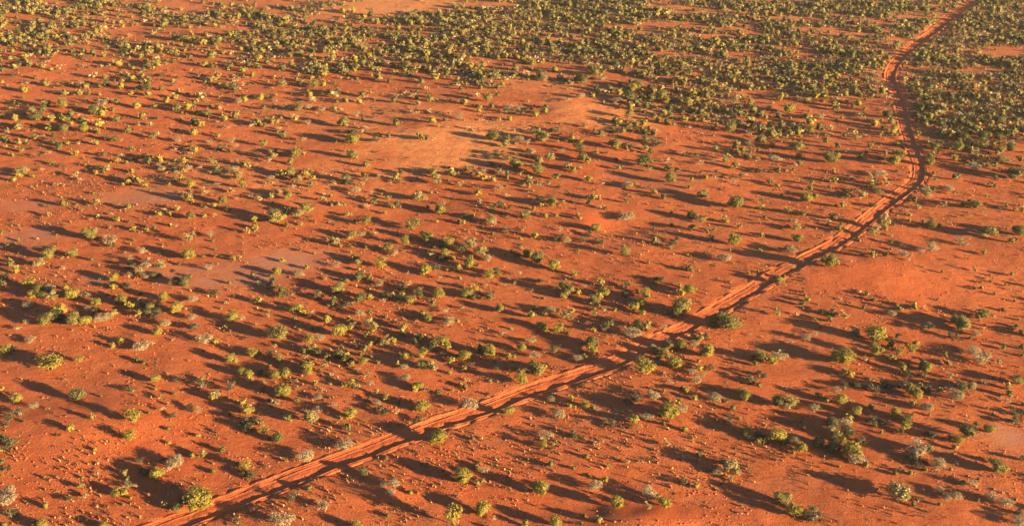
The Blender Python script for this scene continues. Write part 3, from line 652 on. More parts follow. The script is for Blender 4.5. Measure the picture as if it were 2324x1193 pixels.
-51.66,102.35,1.83,1.22,y,1,1.49|tiny yellow-green shrub left of a smaller yellow-green one, an eighth across, at the bottom edge
-29.57,183.77,2.71,2.10,o,2,4.83|medium olive shrub right of a smaller dark-green one, three-eighths across, above mid-height
30.06,247.71,3.48,2.66,o,2,4.80|large olive shrub behind a smaller yellow-green one, five-eighths across, a quarter down
-107.26,321.92,4.77,2.60,g,2,0.65|very large dark-green shrub right of a smaller dark-green one, a fifth across, at the top
96.92,191.87,2.81,2.12,o,4,3.01|medium olive shrub right of a smaller dark-green one, by the right edge, a third down
74.76,145.67,2.26,1.68,o,0,3.34|small olive shrub left of a bigger olive one, by the right edge, two-thirds down
-20.87,174.67,2.60,1.91,y,5,1.69|medium yellow-green shrub right of a similar olive one, three-eighths across, above mid-height
56.72,141.59,2.31,1.45,p,1,4.19|small pale-green shrub left of a bigger yellow-green one, seven-eighths across, two-thirds down
16.84,181.32,2.68,1.96,o,6,0.66|medium olive shrub behind a similar dark-grey one, right of centre, above mid-height
40.80,264.06,3.67,2.61,o,3,1.89|large olive shrub behind a smaller yellow-green one, five-eighths across, near the top
69.67,126.09,2.12,1.29,p,1,3.41|small pale-green shrub right of a bigger dark-green one, by the right edge, three-quarters down
-107.06,237.84,3.20,2.60,y,6,1.39|medium yellow-green shrub in front of smaller silver-grey one, by the left edge, a quarter down
-82.26,153.47,2.24,1.84,g,2,5.94|small dark-green shrub right of a similar yellow-green one, by the left edge, below mid-height
40.78,197.18,2.87,1.98,o,0,2.71|medium olive shrub left of a smaller dark-grey one, over two-thirds across, a third down
-16.60,154.28,2.25,1.83,g,5,2.66|small dark-green shrub behind a similar yellow-green one, three-eighths across, below mid-height
25.23,137.48,2.16,1.49,o,0,0.72|small olive shrub on the near verge of the track, five-eighths across, two-thirds down
20.95,149.31,2.19,1.75,y,6,6.21|small yellow-green shrub left of a similar yellow-green one, five-eighths across, below mid-height
16.40,154.31,2.25,1.79,y,5,2.46|small yellow-green shrub right of a similar yellow-green one, five-eighths across, below mid-height
-61.10,152.95,2.23,1.76,y,0,5.09|small yellow-green shrub behind a smaller dark-grey one, an eighth across, below mid-height
14.48,152.00,2.22,1.74,o,0,1.97|small olive shrub in front of a similar yellow-green one, right of centre, below mid-height
57.27,111.00,1.76,1.38,g,4,2.92|tiny dark-green shrub right of a bigger silver-grey one, seven-eighths across, near the bottom
-36.76,133.51,2.01,1.56,o,5,5.70|small olive shrub right of a bigger dark-grey one, nearly a third across, two-thirds down
-84.44,156.35,2.27,1.75,g,1,2.28|small dark-green shrub right of a bigger yellow-green one, by the left edge, below mid-height
21.07,143.55,2.13,1.64,g,4,5.44|small dark-green shrub on the far verge of the track, five-eighths across, two-thirds down
-17.57,152.03,2.22,1.70,y,2,0.52|small yellow-green shrub right of a bigger dark-grey one, three-eighths across, below mid-height
27.93,147.53,2.17,1.65,g,3,6.05|small dark-green shrub on the far verge of the track, five-eighths across, below mid-height
-83.54,169.81,2.42,1.82,o,0,2.85|small olive shrub right of a bigger olive one, by the left edge, above mid-height
12.48,136.78,2.05,1.54,y,2,4.64|small yellow-green shrub on the far verge of the track, right of centre, two-thirds down
-31.59,177.40,2.51,1.86,o,3,0.62|medium olive shrub left of a similar silver-grey one, three-eighths across, above mid-height
24.40,283.29,3.72,2.65,p,4,4.88|large pale-green shrub left of a similar silver-grey one, right of centre, near the top
-27.69,134.86,2.03,1.48,g,1,6.23|small dark-green shrub left of a similar yellow-green one, nearly a third across, two-thirds down
-19.89,106.13,1.70,1.25,g,0,0.65|tiny dark-green shrub on the near verge of the track, three-eighths across, near the bottom
22.47,150.96,2.21,1.60,y,1,4.03|small yellow-green shrub right of a smaller silver-grey one, five-eighths across, below mid-height
112.67,216.65,2.95,2.12,g,4,3.90|medium dark-green shrub left of a similar silver-grey one, by the right edge, a third down
96.15,215.66,2.80,2.36,o,4,1.21|medium olive shrub on the near verge of the track, seven-eighths across, a third down
-55.92,274.54,3.44,2.87,o,5,4.22|large olive shrub right of a smaller dark-grey one, nearly a third across, near the top
24.21,135.20,2.03,1.46,y,4,3.27|left-hand small yellow-green shrub on the near verge of the track, five-eighths across, two-thirds down
-47.96,196.38,2.59,2.18,o,1,0.93|medium olive shrub right of a smaller silver-grey one, nearly a third across, a third down
-49.74,209.14,2.73,2.28,o,0,0.15|medium olive shrub behind a bigger dark-grey one, nearly a third across, a third down
-112.10,237.96,3.04,2.51,g,4,2.55|medium dark-green shrub in front of smaller yellow-green one, by the left edge, a quarter down
-31.51,129.59,1.97,1.40,y,0,6.03|small yellow-green shrub in front of a bigger yellow-green one, nearly a third across, three-quarters down
-62.21,149.68,2.19,1.55,y,3,2.12|small yellow-green shrub behind a bigger dark-grey one, an eighth across, below mid-height
115.65,222.98,3.03,2.10,o,1,5.64|medium olive shrub left of a similar dark-green one, by the right edge, a quarter down
60.94,231.79,3.13,2.16,o,3,1.62|medium olive shrub right of a smaller silver-grey one, over two-thirds across, a quarter down
1.60,136.73,1.95,1.60,y,1,5.35|small yellow-green shrub in front of a bigger pale-green one, right of centre, two-thirds down
-23.53,132.70,2.00,1.38,y,3,1.59|small yellow-green shrub right of a smaller yellow-green one, three-eighths across, two-thirds down
61.64,113.57,1.79,1.23,g,2,0.54|tiny dark-green shrub left of a similar yellow-green one, by the right edge, near the bottom
-23.81,172.08,2.33,1.87,o,4,3.44|small olive shrub left of a similar silver-grey one, three-eighths across, above mid-height
10.77,121.32,1.87,1.27,y,5,2.72|tiny yellow-green shrub on the near verge of the track, right of centre, three-quarters down
-64.84,275.28,3.62,2.40,p,5,5.58|large pale-green shrub right of a smaller dark-grey one, nearly a third across, near the top
-68.55,194.79,2.57,2.05,o,0,4.17|medium olive shrub behind a smaller yellow-green one, a fifth across, a third down
-54.43,127.84,1.95,1.31,y,0,1.46|small yellow-green shrub left of a similar dark-grey one, an eighth across, three-quarters down
-60.98,193.66,2.56,2.03,o,4,5.26|medium olive shrub right of a smaller yellow-green one, a fifth across, a third down
-14.10,126.08,1.93,1.30,y,4,0.94|small yellow-green shrub behind a smaller yellow-green one, three-eighths across, three-quarters down
38.42,185.74,2.60,1.73,p,2,1.47|medium pale-green shrub left of a smaller yellow-green one, over two-thirds across, above mid-height
-37.65,220.31,2.85,2.24,o,0,4.87|medium olive shrub left of a smaller yellow-green one, three-eighths across, a quarter down
62.46,112.85,1.78,1.18,y,3,1.14|tiny yellow-green shrub right of a similar dark-green one, by the right edge, near the bottom
-40.71,129.36,1.96,1.29,y,3,5.94|small yellow-green shrub right of a similar yellow-green one, a fifth across, three-quarters down
34.63,124.66,1.91,1.25,y,5,3.09|small yellow-green shrub behind a similar yellow-green one, over two-thirds across, three-quarters down
-58.58,141.65,2.10,1.37,y,6,5.42|small yellow-green shrub in front of a similar silver-grey one, an eighth across, two-thirds down
-41.85,129.85,1.87,1.46,y,3,5.95|tiny yellow-green shrub left of a similar yellow-green one, a fifth across, three-quarters down
-31.68,292.57,3.63,2.73,o,6,2.28|large olive shrub right of a smaller dark-grey one, three-eighths across, near the top
2.72,186.90,2.49,1.90,o,0,5.56|small olive shrub left of a smaller yellow-green one, right of centre, above mid-height
-68.25,133.43,1.91,1.47,y,2,0.45|small yellow-green shrub right of a bigger yellow-green one, by the left edge, two-thirds down
-28.76,166.12,2.38,1.52,p,3,2.03|small pale-green shrub in front of a smaller olive one, three-eighths across, below mid-height
78.34,198.95,2.62,1.98,g,2,5.26|medium dark-green shrub on the far verge of the track, seven-eighths across, a third down
4.32,112.04,1.68,1.29,y,5,1.53|small yellow-green shrub tucked in front of a round silver grey saltbush
-36.90,206.28,2.69,2.00,o,4,1.76|medium olive shrub behind a bigger dark-grey one, three-eighths across, a third down
32.41,230.99,2.96,2.19,o,5,2.33|medium olive shrub left of a similar silver-grey one, five-eighths across, a quarter down
-124.77,249.48,3.32,2.02,p,2,4.28|large pale-green shrub behind a bigger dark-green one, by the left edge, a quarter down
55.72,176.31,2.37,1.72,o,0,4.67|small olive shrub right of a bigger dark-grey one, four-fifths across, above mid-height
61.63,135.56,1.93,1.41,y,2,2.17|small yellow-green shrub behind a similar olive one, seven-eighths across, two-thirds down
5.00,143.70,2.02,1.45,y,1,5.34|left-hand small yellow-green shrub behind a smaller yellow-green one, right of centre, two-thirds down
97.28,248.32,3.15,2.23,g,3,3.24|medium dark-green shrub on the far verge of the track, seven-eighths across, a quarter down
-60.17,228.87,2.94,2.08,o,2,3.79|medium olive shrub behind a bigger pale-green one, nearly a third across, a quarter down
-47.14,205.77,2.69,1.90,p,3,2.59|medium pale-green shrub right of a bigger dark-grey one, nearly a third across, a third down
48.18,158.99,2.18,1.56,y,1,3.75|small yellow-green shrub on the near verge of the track, four-fifths across, below mid-height
118.52,224.18,2.74,2.28,g,6,4.48|medium dark-green shrub right of a similar olive one, by the right edge, a quarter down
-70.10,202.72,2.65,1.85,y,0,2.15|medium yellow-green shrub right of a smaller yellow-green one, a fifth across, a third down
-2.10,149.19,2.08,1.46,o,0,0.60|small olive shrub in front of a bigger dark-green one, left of centre, below mid-height
33.56,269.87,3.21,2.64,y,1,5.71|left-hand medium yellow-green shrub in front of a bigger olive one, five-eighths across, near the top
-72.22,151.46,2.10,1.47,y,3,4.73|small yellow-green shrub behind a similar dark-grey one, an eighth across, below mid-height
-65.62,186.02,2.47,1.72,o,4,5.58|small olive shrub left of a smaller yellow-green one, a fifth across, above mid-height
-101.32,269.92,3.21,2.60,g,5,4.54|medium dark-green shrub behind a smaller olive one, an eighth across, near the top
-14.25,146.26,2.05,1.41,y,3,6.27|small yellow-green shrub in front of a smaller yellow-green one, left of centre, two-thirds down
6.75,136.13,1.84,1.52,g,2,1.38|tiny dark-green shrub right of a smaller silver-grey one, right of centre, two-thirds down
37.70,260.89,3.28,2.21,o,0,3.54|medium olive shrub left of a similar olive one, five-eighths across, near the top
-18.00,210.31,2.74,1.85,o,3,5.98|medium olive shrub behind a smaller yellow-green one, left of centre, a third down
-2.84,162.23,2.10,1.71,g,1,2.19|small dark-green shrub right of a bigger yellow-green one, left of centre, below mid-height
16.54,218.99,2.83,1.90,o,3,2.09|medium olive shrub behind a smaller yellow-green one, right of centre, a quarter down
-43.05,162.21,2.22,1.50,y,6,4.91|small yellow-green shrub behind a smaller dark-green one, nearly a third across, below mid-height
118.67,231.28,2.81,2.26,g,3,2.06|medium dark-green shrub right of a bigger dark-green one, by the right edge, a quarter down
36.83,187.16,2.36,1.90,g,1,5.55|small dark-green shrub left of a similar pale-green one, over two-thirds across, above mid-height
47.08,257.74,3.08,2.46,y,0,4.76|medium yellow-green shrub behind a smaller dark-green one, over two-thirds across, near the top
41.41,259.57,3.10,2.47,y,2,1.39|right-hand medium yellow-green shrub in front of a bigger olive one, five-eighths across, near the top
74.67,238.67,3.04,2.00,y,5,3.12|medium yellow-green shrub right of a similar dark-grey one, four-fifths across, a quarter down
58.02,165.72,2.14,1.70,g,2,0.56|small dark-green shrub on the near verge of the track, four-fifths across, below mid-height
-51.11,95.93,1.51,1.01,y,1,3.81|tiny yellow-green shrub on the track's far verge, an eighth across, at the bottom edge
-12.84,169.89,2.18,1.73,y,4,4.38|small yellow-green shrub behind a bigger dark-grey one, left of centre, above mid-height
38.00,97.31,3.54,1.60,d,6,4.27|large dark-grey saltbush right of a smaller dark-grey one, four-fifths across, at the bottom edge
-28.82,96.85,3.21,1.70,s,3,1.24|medium silver-grey saltbush on the track's near verge, nearly a third across, at the bottom edge
55.63,110.80,3.52,1.70,s,3,2.75|large silver-grey saltbush behind a smaller dark-grey one, seven-eighths across, near the bottom
-38.00,117.12,3.66,1.70,d,6,1.70|large dark-grey saltbush in front of a smaller yellow-green one, a fifth across, near the bottom
55.10,125.79,3.86,1.70,d,5,3.90|large dark-grey saltbush left of a smaller dark-green one, seven-eighths across, three-quarters down
-45.76,107.93,3.28,1.70,s,4,0.16|medium silver-grey saltbush right of a smaller dark-grey one, a fifth across, near the bottom
-28.17,109.35,3.14,1.70,s,6,4.47|silver grey saltbush a little back from the far verge of the lower track
-23.22,111.77,3.19,1.70,s,1,0.66|silver grey saltbush on the far verge of the lower track
-65.19,100.65,2.96,1.57,s,6,0.99|medium silver-grey saltbush in front of smaller silver-grey one, by left edge, at the bottom edge
55.49,108.68,3.12,1.63,d,0,4.44|medium dark-grey saltbush right of a smaller dark-grey one, seven-eighths across, near the bottom
46.98,108.94,3.13,1.60,s,4,2.06|medium silver-grey saltbush in front of a similar yellow-green one, seven-eighths across, near the bottom
62.39,101.10,2.97,1.52,s,2,4.84|medium silver-grey saltbush left of smaller silver-grey one, by the right edge, at the bottom edge
19.88,141.04,3.78,1.70,s,6,0.14|large silver-grey saltbush on the far verge of the track, five-eighths across, two-thirds down
-63.38,98.15,2.75,1.56,d,5,3.51|medium dark-grey saltbush in front of similar silver-grey one, by left edge, at the bottom edge
-60.87,147.86,3.92,1.70,d,3,4.31|large dark-grey saltbush in front of a smaller yellow-green one, an eighth across, below mid-height
-6.20,121.44,3.19,1.70,s,0,4.40|medium silver-grey saltbush on the far verge of the track, left of centre, three-quarters down
57.73,107.80,2.93,1.53,s,1,4.18|medium silver-grey saltbush right of a similar dark-grey one, seven-eighths across, near the bottom
-59.87,137.31,3.50,1.70,s,6,1.15|silver grey saltbush with a dark hollow heart, alone on red sand
-65.72,102.16,2.49,1.56,s,4,6.17|small silver-grey saltbush behind a bigger silver-grey one, by the left edge, at the bottom edge
87.33,175.12,4.10,1.70,s,2,1.80|round silver grey saltbush right of the track, near two smaller ones
10.91,103.27,2.51,1.53,s,1,3.83|medium silver-grey saltbush behind a similar yellow-green one, right of centre, at the bottom edge
43.96,111.04,2.81,1.32,d,5,1.01|medium dark-grey saltbush in front of a similar dark-green one, four-fifths across, near the bottom
66.22,123.40,2.85,1.70,s,4,5.23|medium silver-grey saltbush in front of a smaller dark-green one, by the right edge, three-quarters down
4.69,114.22,2.78,1.40,s,2,6.26|round silver grey saltbush with a small yellow shrub tucked in front of it
74.16,133.41,3.02,1.70,s,3,4.63|medium silver-grey saltbush behind a smaller silver-grey one, by the right edge, two-thirds down
-42.56,125.84,2.89,1.63,d,2,4.51|medium dark-grey saltbush right of a smaller silver-grey one, a fifth across, three-quarters down
-46.90,126.42,2.90,1.63,d,2,2.07|medium dark-grey saltbush left of a smaller dark-grey one, a fifth across, three-quarters down
-28.43,101.21,2.47,1.33,d,2,4.13|small dark-grey saltbush on the track's near verge, nearly a third across, at the bottom edge
-69.89,112.20,2.66,1.42,d,3,3.82|medium dark-grey saltbush right of a smaller dark-green one, by the left edge, near the bottom
74.05,136.10,3.06,1.56,s,6,4.12|medium silver-grey saltbush behind a similar silver-grey one, by the right edge, two-thirds down
-72.51,118.12,2.76,1.40,d,2,4.93|medium dark-grey saltbush behind a similar dark-grey one, by the left edge, three-quarters down
63.76,96.72,2.40,1.20,s,6,0.69|small silver-grey saltbush in front of smaller dark-grey one, by right edge, at the bottom edge
-61.00,158.44,3.44,1.70,d,4,0.65|large dark-grey saltbush left of a smaller dark-green one, a fifth across, below mid-height
17.89,101.91,2.48,1.23,s,3,6.14|small silver-grey saltbush left of a smaller dark-grey one, five-eighths across, at the bottom edge
-6.22,153.26,3.35,1.64,d,4,0.67|large dark-grey saltbush right of a smaller olive one, left of centre, below mid-height
-38.98,134.85,3.04,1.49,d,2,6.20|medium dark-grey saltbush right of a smaller yellow-green one, nearly a third across, two-thirds down
52.18,117.62,2.75,1.35,d,3,5.51|medium dark-grey saltbush right of a smaller yellow-green one, seven-eighths across, three-quarters down
23.67,187.38,4.06,1.70,s,0,2.96|large silver grey saltbush at the lip of a red hollow
-71.27,118.95,2.77,1.35,d,2,2.02|medium dark-grey saltbush right of a similar dark-grey one, by the left edge, three-quarters down
-58.77,255.23,5.58,1.70,d,5,3.61|very large dark-grey saltbush right of smaller silver-grey one, nearly a third across, a quarter down
47.65,116.92,2.56,1.60,s,0,5.32|medium silver-grey saltbush in front of a smaller yellow-green one, four-fifths across, near the bottom
39.88,168.09,3.60,1.70,s,4,4.95|silver grey saltbush on open sand left of the track above its middle
73.62,119.52,2.78,1.31,d,5,3.44|medium dark-grey saltbush behind a similar dark-grey one, by the right edge, three-quarters down
-35.70,105.84,2.55,1.16,d,4,5.95|medium dark-grey saltbush on the track's far verge, a fifth across, at the bottom edge
-13.76,117.96,2.75,1.24,d,5,0.72|medium dark-grey saltbush on the far verge of the track, three-eighths across, three-quarters down
30.19,123.22,2.66,1.56,s,1,5.68|medium silver-grey saltbush in front of a smaller silver-grey one, over two-thirds across, three-quarters down
26.26,159.54,3.34,1.64,d,0,2.20|large dark-grey saltbush behind a smaller yellow-green one, five-eighths across, below mid-height
-68.65,146.38,3.02,1.70,s,1,3.93|medium silver-grey saltbush right of a similar silver-grey one, an eighth across, two-thirds down
15.16,143.55,2.98,1.64,d,4,4.70|medium dark-grey saltbush left of a smaller dark-green one, five-eighths across, two-thirds down
63.60,100.19,2.29,1.26,s,6,0.32|small silver-grey saltbush right of bigger silver-grey one, by the right edge, at the bottom edge
52.25,126.83,2.71,1.48,d,0,0.83|medium dark-grey saltbush left of a smaller dark-grey one, seven-eighths across, three-quarters down
69.40,143.79,2.98,1.56,d,6,0.49|medium dark-grey saltbush left of a smaller dark-grey one, seven-eighths across, two-thirds down
-13.94,164.18,3.30,1.70,d,5,2.76|large dark-grey saltbush right of a smaller yellow-green one, left of centre, below mid-height
58.79,114.29,2.51,1.29,d,0,1.72|medium dark-grey saltbush behind a bigger silver-grey one, seven-eighths across, near the bottom
-65.27,161.86,3.27,1.64,d,0,0.63|medium dark-grey saltbush right of a smaller silver-grey one, an eighth across, below mid-height
60.78,120.61,2.61,1.31,s,4,4.96|medium silver-grey saltbush right of a smaller yellow-green one, seven-eighths across, three-quarters down
52.37,172.30,3.43,1.66,d,4,3.80|large dark-grey saltbush on the far verge of the track, four-fifths across, above mid-height
-47.47,120.63,2.61,1.27,d,5,1.43|medium dark-grey saltbush left of a smaller silver-grey one, a fifth across, three-quarters down
-72.35,116.64,2.55,1.24,d,5,5.61|medium dark-grey saltbush in front of similar dark-grey one, by the left edge, near the bottom
72.14,117.97,2.57,1.23,d,4,3.64|medium dark-grey saltbush in front of a similar dark-grey one, by the right edge, three-quarters down
-1.74,251.68,5.01,1.70,d,2,0.69|very large dark-grey saltbush in front of smaller silver-grey one, left of centre, a quarter down
57.66,125.83,2.69,1.24,d,1,3.44|medium dark-grey saltbush right of a smaller dark-green one, seven-eighths across, three-quarters down
-18.61,119.87,2.60,1.19,d,4,2.31|medium dark-grey saltbush left of a smaller silver-grey one, three-eighths across, three-quarters down
-57.14,125.26,2.69,1.22,d,5,3.79|medium dark-grey saltbush left of a smaller yellow-green one, an eighth across, three-quarters down
-19.42,153.07,3.12,1.41,d,3,0.11|medium dark-grey saltbush in front of a smaller yellow-green one, three-eighths across, below mid-height
-69.65,146.03,2.80,1.68,s,1,3.94|medium silver-grey saltbush left of a similar silver-grey one, an eighth across, two-thirds down
-78.28,175.12,3.35,1.70,s,3,3.96|large silver-grey saltbush behind a smaller dark-grey one, an eighth across, above mid-height
-10.62,144.98,2.79,1.64,s,1,4.29|medium silver-grey saltbush left of a smaller yellow-green one, left of centre, two-thirds down
-49.99,139.08,2.70,1.59,s,3,4.73|medium silver-grey saltbush left of a smaller yellow-green one, a fifth across, two-thirds down
42.42,134.49,2.63,1.54,s,3,1.07|medium silver-grey saltbush right of a smaller yellow-green one, four-fifths across, two-thirds down
44.51,120.54,2.43,1.40,s,2,3.70|small silver-grey saltbush left of a smaller yellow-green one, four-fifths across, three-quarters down
14.15,116.96,2.37,1.35,d,3,4.12|small dark-grey saltbush left of a smaller dark-grey one, five-eighths across, near the bottom
-34.28,153.71,2.91,1.57,d,3,2.64|medium dark-grey saltbush left of a smaller dark-green one, nearly a third across, below mid-height
38.30,129.29,2.55,1.38,d,1,2.05|medium dark-grey saltbush right of a similar dark-grey one, over two-thirds across, three-quarters down
-31.55,139.88,2.71,1.44,s,2,2.99|medium silver-grey saltbush right of a smaller yellow-green one, nearly a third across, two-thirds down
-70.21,120.62,2.43,1.29,s,5,6.05|small silver-grey saltbush right of a bigger dark-grey one, by the left edge, three-quarters down
-80.63,136.88,2.66,1.41,d,0,5.59|medium dark-grey saltbush right of a similar yellow-green one, by the left edge, two-thirds down
82.63,209.19,3.87,1.70,s,0,5.92|large silver-grey saltbush right of a smaller dark-grey one, seven-eighths across, a third down
60.81,104.18,2.19,1.11,s,5,5.39|small silver-grey saltbush right of similar dark-grey one, by the right edge, at the bottom edge
-49.38,106.45,2.22,1.10,d,0,1.21|small dark-grey saltbush left of a similar yellow-green one, an eighth across, near the bottom
18.59,122.62,2.45,1.21,d,6,4.52|small dark-grey saltbush right of a smaller dark-grey one, five-eighths across, three-quarters down
80.88,172.26,3.06,1.70,s,3,5.87|medium silver-grey saltbush right of a smaller silver-grey one, seven-eighths across, above mid-height
-34.44,96.85,2.08,0.97,d,2,2.05|small dark-grey saltbush on the track's near verge, a fifth across, at the bottom edge
-13.43,246.93,4.44,1.70,s,5,2.58|large silver-grey saltbush right of a smaller dark-green one, left of centre, a quarter down
19.55,118.31,2.21,1.31,s,0,2.13|small silver-grey saltbush right of a similar yellow-green one, five-eighths across, three-quarters down
21.16,123.51,2.28,1.35,s,3,0.47|small silver-grey saltbush right of a similar dark-grey one, five-eighths across, three-quarters down
6.92,118.98,2.22,1.30,s,0,4.29|small silver-grey saltbush on the near verge of the track, right of centre, three-quarters down
-67.81,165.33,2.85,1.65,s,0,4.22|medium silver-grey saltbush in front of a smaller silver-grey one, an eighth across, below mid-height
39.60,112.57,2.13,1.24,s,4,0.92|small silver-grey saltbush behind a similar yellow-green one, four-fifths across, near the bottom
-44.44,123.98,2.29,1.29,s,1,5.60|small silver-grey saltbush behind a smaller yellow-green one, a fifth across, three-quarters down
36.46,127.85,2.34,1.30,d,3,2.74|small dark-grey saltbush left of a similar dark-grey one, over two-thirds across, three-quarters down
-15.44,103.29,2.01,1.12,s,6,2.17|small silver-grey saltbush right of a smaller silver-grey one, three-eighths across, at the bottom edge
3.81,254.34,4.38,1.70,d,1,3.76|large dark-grey saltbush right of a similar silver-grey one, right of centre, a quarter down
57.73,101.56,1.98,1.10,s,1,6.17|small silver-grey saltbush right of similar silver-grey one, by the right edge, at the bottom edge
1.76,255.23,4.40,1.70,s,1,0.53|large silver-grey saltbush left of a similar dark-grey one, right of centre, a quarter down
-57.43,101.14,1.98,1.09,d,5,5.54|small dark-grey saltbush alone on open sand, by the left edge, at the bottom edge
60.14,260.72,4.48,1.70,s,5,1.95|large silver-grey saltbush right of a smaller silver-grey one, over two-thirds across, near the top
8.92,114.37,2.15,1.17,d,0,4.59|small dark-grey saltbush right of a bigger silver-grey one, right of centre, near the bottom
48.59,112.62,2.13,1.16,d,6,3.72|small dark-grey saltbush right of a bigger yellow-green one, seven-eighths across, near the bottom
-70.45,164.59,2.83,1.51,d,1,5.49|medium dark-grey saltbush left of a similar pale-green one, an eighth across, below mid-height
3.53,135.01,2.43,1.28,s,2,6.01|small silver-grey saltbush left of a smaller silver-grey one, right of centre, two-thirds down
64.37,98.65,1.94,1.02,d,4,3.78|small dark-grey saltbush behind a bigger silver-grey one, by the right edge, at the bottom edge
53.20,171.34,2.81,1.68,s,0,1.27|medium silver-grey saltbush on the far verge of the track, four-fifths across, above mid-height
-49.30,118.56,2.21,1.13,d,5,1.23|small dark-grey saltbush left of a bigger dark-grey one, a fifth across, three-quarters down
-52.38,155.09,2.70,1.37,d,6,0.01|medium dark-grey saltbush right of a similar silver-grey one, a fifth across, below mid-height
-59.44,178.06,2.89,1.70,s,2,4.93|medium silver-grey saltbush right of a similar pale-green one, a fifth across, above mid-height
105.12,212.46,3.48,1.70,s,3,3.10|large silver-grey saltbush right of a smaller silver-grey one, by the right edge, a third down
-29.19,150.85,2.65,1.29,d,0,2.84|medium dark-grey saltbush left of a smaller dark-green one, three-eighths across, below mid-height
61.31,219.24,3.57,1.70,s,0,4.24|large silver-grey saltbush left of a smaller silver-grey one, four-fifths across, a quarter down
50.58,126.21,2.31,1.11,d,2,1.09|small dark-grey saltbush left of a bigger dark-grey one, four-fifths across, three-quarters down
-3.39,221.35,3.60,1.70,d,6,3.31|large dark-grey saltbush right of a smaller dark-grey one, left of centre, a quarter down
-52.89,143.54,2.55,1.21,d,6,5.56|medium dark-grey saltbush in front of a smaller silver-grey one, a fifth across, two-thirds down
-76.08,146.05,2.58,1.22,d,0,4.01|medium dark-grey saltbush right of a similar dark-green one, by the left edge, two-thirds down
28.51,227.13,3.68,1.70,d,4,2.05|large dark-grey saltbush left of a smaller silver-grey one, five-eighths across, a quarter down
59.49,104.50,2.02,0.94,d,0,5.17|small dark-grey saltbush left of similar silver-grey one, by the right edge, at the bottom edge
-12.97,168.46,2.88,1.32,d,3,5.44|medium dark-grey saltbush in front of a smaller yellow-green one, left of centre, above mid-height
-13.74,174.04,2.96,1.34,d,6,5.33|medium dark-grey saltbush left of a similar yellow-green one, left of centre, above mid-height
-69.54,157.63,2.74,1.24,d,4,5.62|medium dark-grey saltbush right of a smaller yellow-green one, an eighth across, below mid-height
94.94,201.08,3.19,1.70,s,4,2.90|medium silver-grey saltbush in front of smaller dark-green one, by the right edge, a third down
-12.87,137.11,2.46,1.11,d,0,4.40|small dark-grey saltbush in front of a similar dark-green one, left of centre, two-thirds down
54.60,148.31,2.61,1.17,d,3,2.21|medium dark-grey saltbush right of a similar dark-grey one, four-fifths across, below mid-height
-58.14,144.44,2.35,1.42,s,0,4.80|small silver-grey saltbush in front of a bigger dark-grey one, an eighth across, two-thirds down
-0.88,255.23,4.06,1.70,s,5,1.23|large silver-grey saltbush behind a bigger dark-grey one, left of centre, a quarter down
66.09,125.51,2.11,1.27,s,2,1.70|small silver-grey saltbush left of a bigger dark-green one, by the right edge, three-quarters down
-50.70,103.74,1.84,1.10,s,2,6.08|tiny silver-grey saltbush left of a smaller silver-grey one, an eighth across, at the bottom edge
-66.23,265.45,4.20,1.70,d,4,2.91|large dark-grey saltbush right of a smaller yellow-green one, nearly a third across, near the top
68.07,126.71,2.13,1.24,s,1,1.48|small silver-grey saltbush behind a bigger dark-green one, by the right edge, three-quarters down
-83.87,150.75,2.43,1.41,s,1,6.14|small silver-grey saltbush behind a smaller dark-grey one, by the left edge, below mid-height
48.17,140.32,2.30,1.32,s,1,5.54|small silver-grey saltbush left of a smaller silver-grey one, four-fifths across, two-thirds down
-33.85,200.17,3.04,1.70,s,0,4.58|medium silver-grey saltbush in front of a smaller pale-green one, three-eighths across, a third down
-24.28,99.49,1.79,1.01,s,3,3.93|tiny silver-grey saltbush right of bigger dark-grey one, nearly a third across, at the bottom edge
6.65,148.91,2.40,1.34,s,0,4.30|small silver-grey saltbush right of a smaller olive one, right of centre, below mid-height
-49.65,207.27,3.13,1.70,d,2,5.85|medium dark-grey saltbush in front of smaller olive one, nearly a third across, a third down
62.45,125.59,2.11,1.16,d,3,1.28|small dark-grey saltbush right of a smaller yellow-green one, seven-eighths across, three-quarters down
-25.96,133.79,2.21,1.20,d,1,0.12|small dark-grey saltbush right of a smaller dark-green one, three-eighths across, two-thirds down
-66.54,210.49,3.17,1.70,d,5,2.69|medium dark-grey saltbush in front of a smaller olive one, a fifth across, a third down
-2.56,192.47,2.94,1.57,d,1,0.90|medium dark-grey saltbush right of a smaller pale-green one, left of centre, a third down
-77.28,213.78,3.21,1.70,d,6,1.64|medium dark-grey saltbush behind a smaller dark-grey one, a fifth across, a third down
-45.98,146.38,2.37,1.27,s,2,3.37|small silver-grey saltbush right of a bigger yellow-green one, a fifth across, two-thirds down
-51.39,127.82,2.14,1.14,d,5,1.99|small dark-grey saltbush right of a similar yellow-green one, a fifth across, three-quarters down
-85.86,219.94,3.28,1.70,d,1,2.27|medium dark-grey saltbush behind a smaller dark-green one, an eighth across, a quarter down
-55.86,152.80,2.45,1.28,s,6,3.40|lower small silver-grey saltbush right of a bigger yellow-green one, a fifth across, below mid-height
-50.62,108.84,1.91,0.99,d,5,4.37|small dark-grey saltbush behind a bigger dark-grey one, an eighth across, near the bottom
31.33,117.82,2.02,1.05,d,1,4.79|small dark-grey saltbush left of a similar yellow-green one, over two-thirds across, three-quarters down
3.82,149.75,2.41,1.24,d,5,1.05|small dark-grey saltbush behind a smaller yellow-green one, right of centre, below mid-height
54.58,109.80,1.92,0.99,d,1,5.06|small dark-grey saltbush in front of a bigger silver-grey one, seven-eighths across, near the bottom
-42.76,101.02,1.81,0.93,d,0,1.04|tiny dark-grey saltbush on the track's far verge, a fifth across, at the bottom edge
52.98,148.64,2.40,1.22,d,5,5.95|small dark-grey saltbush left of a similar dark-grey one, four-fifths across, below mid-height
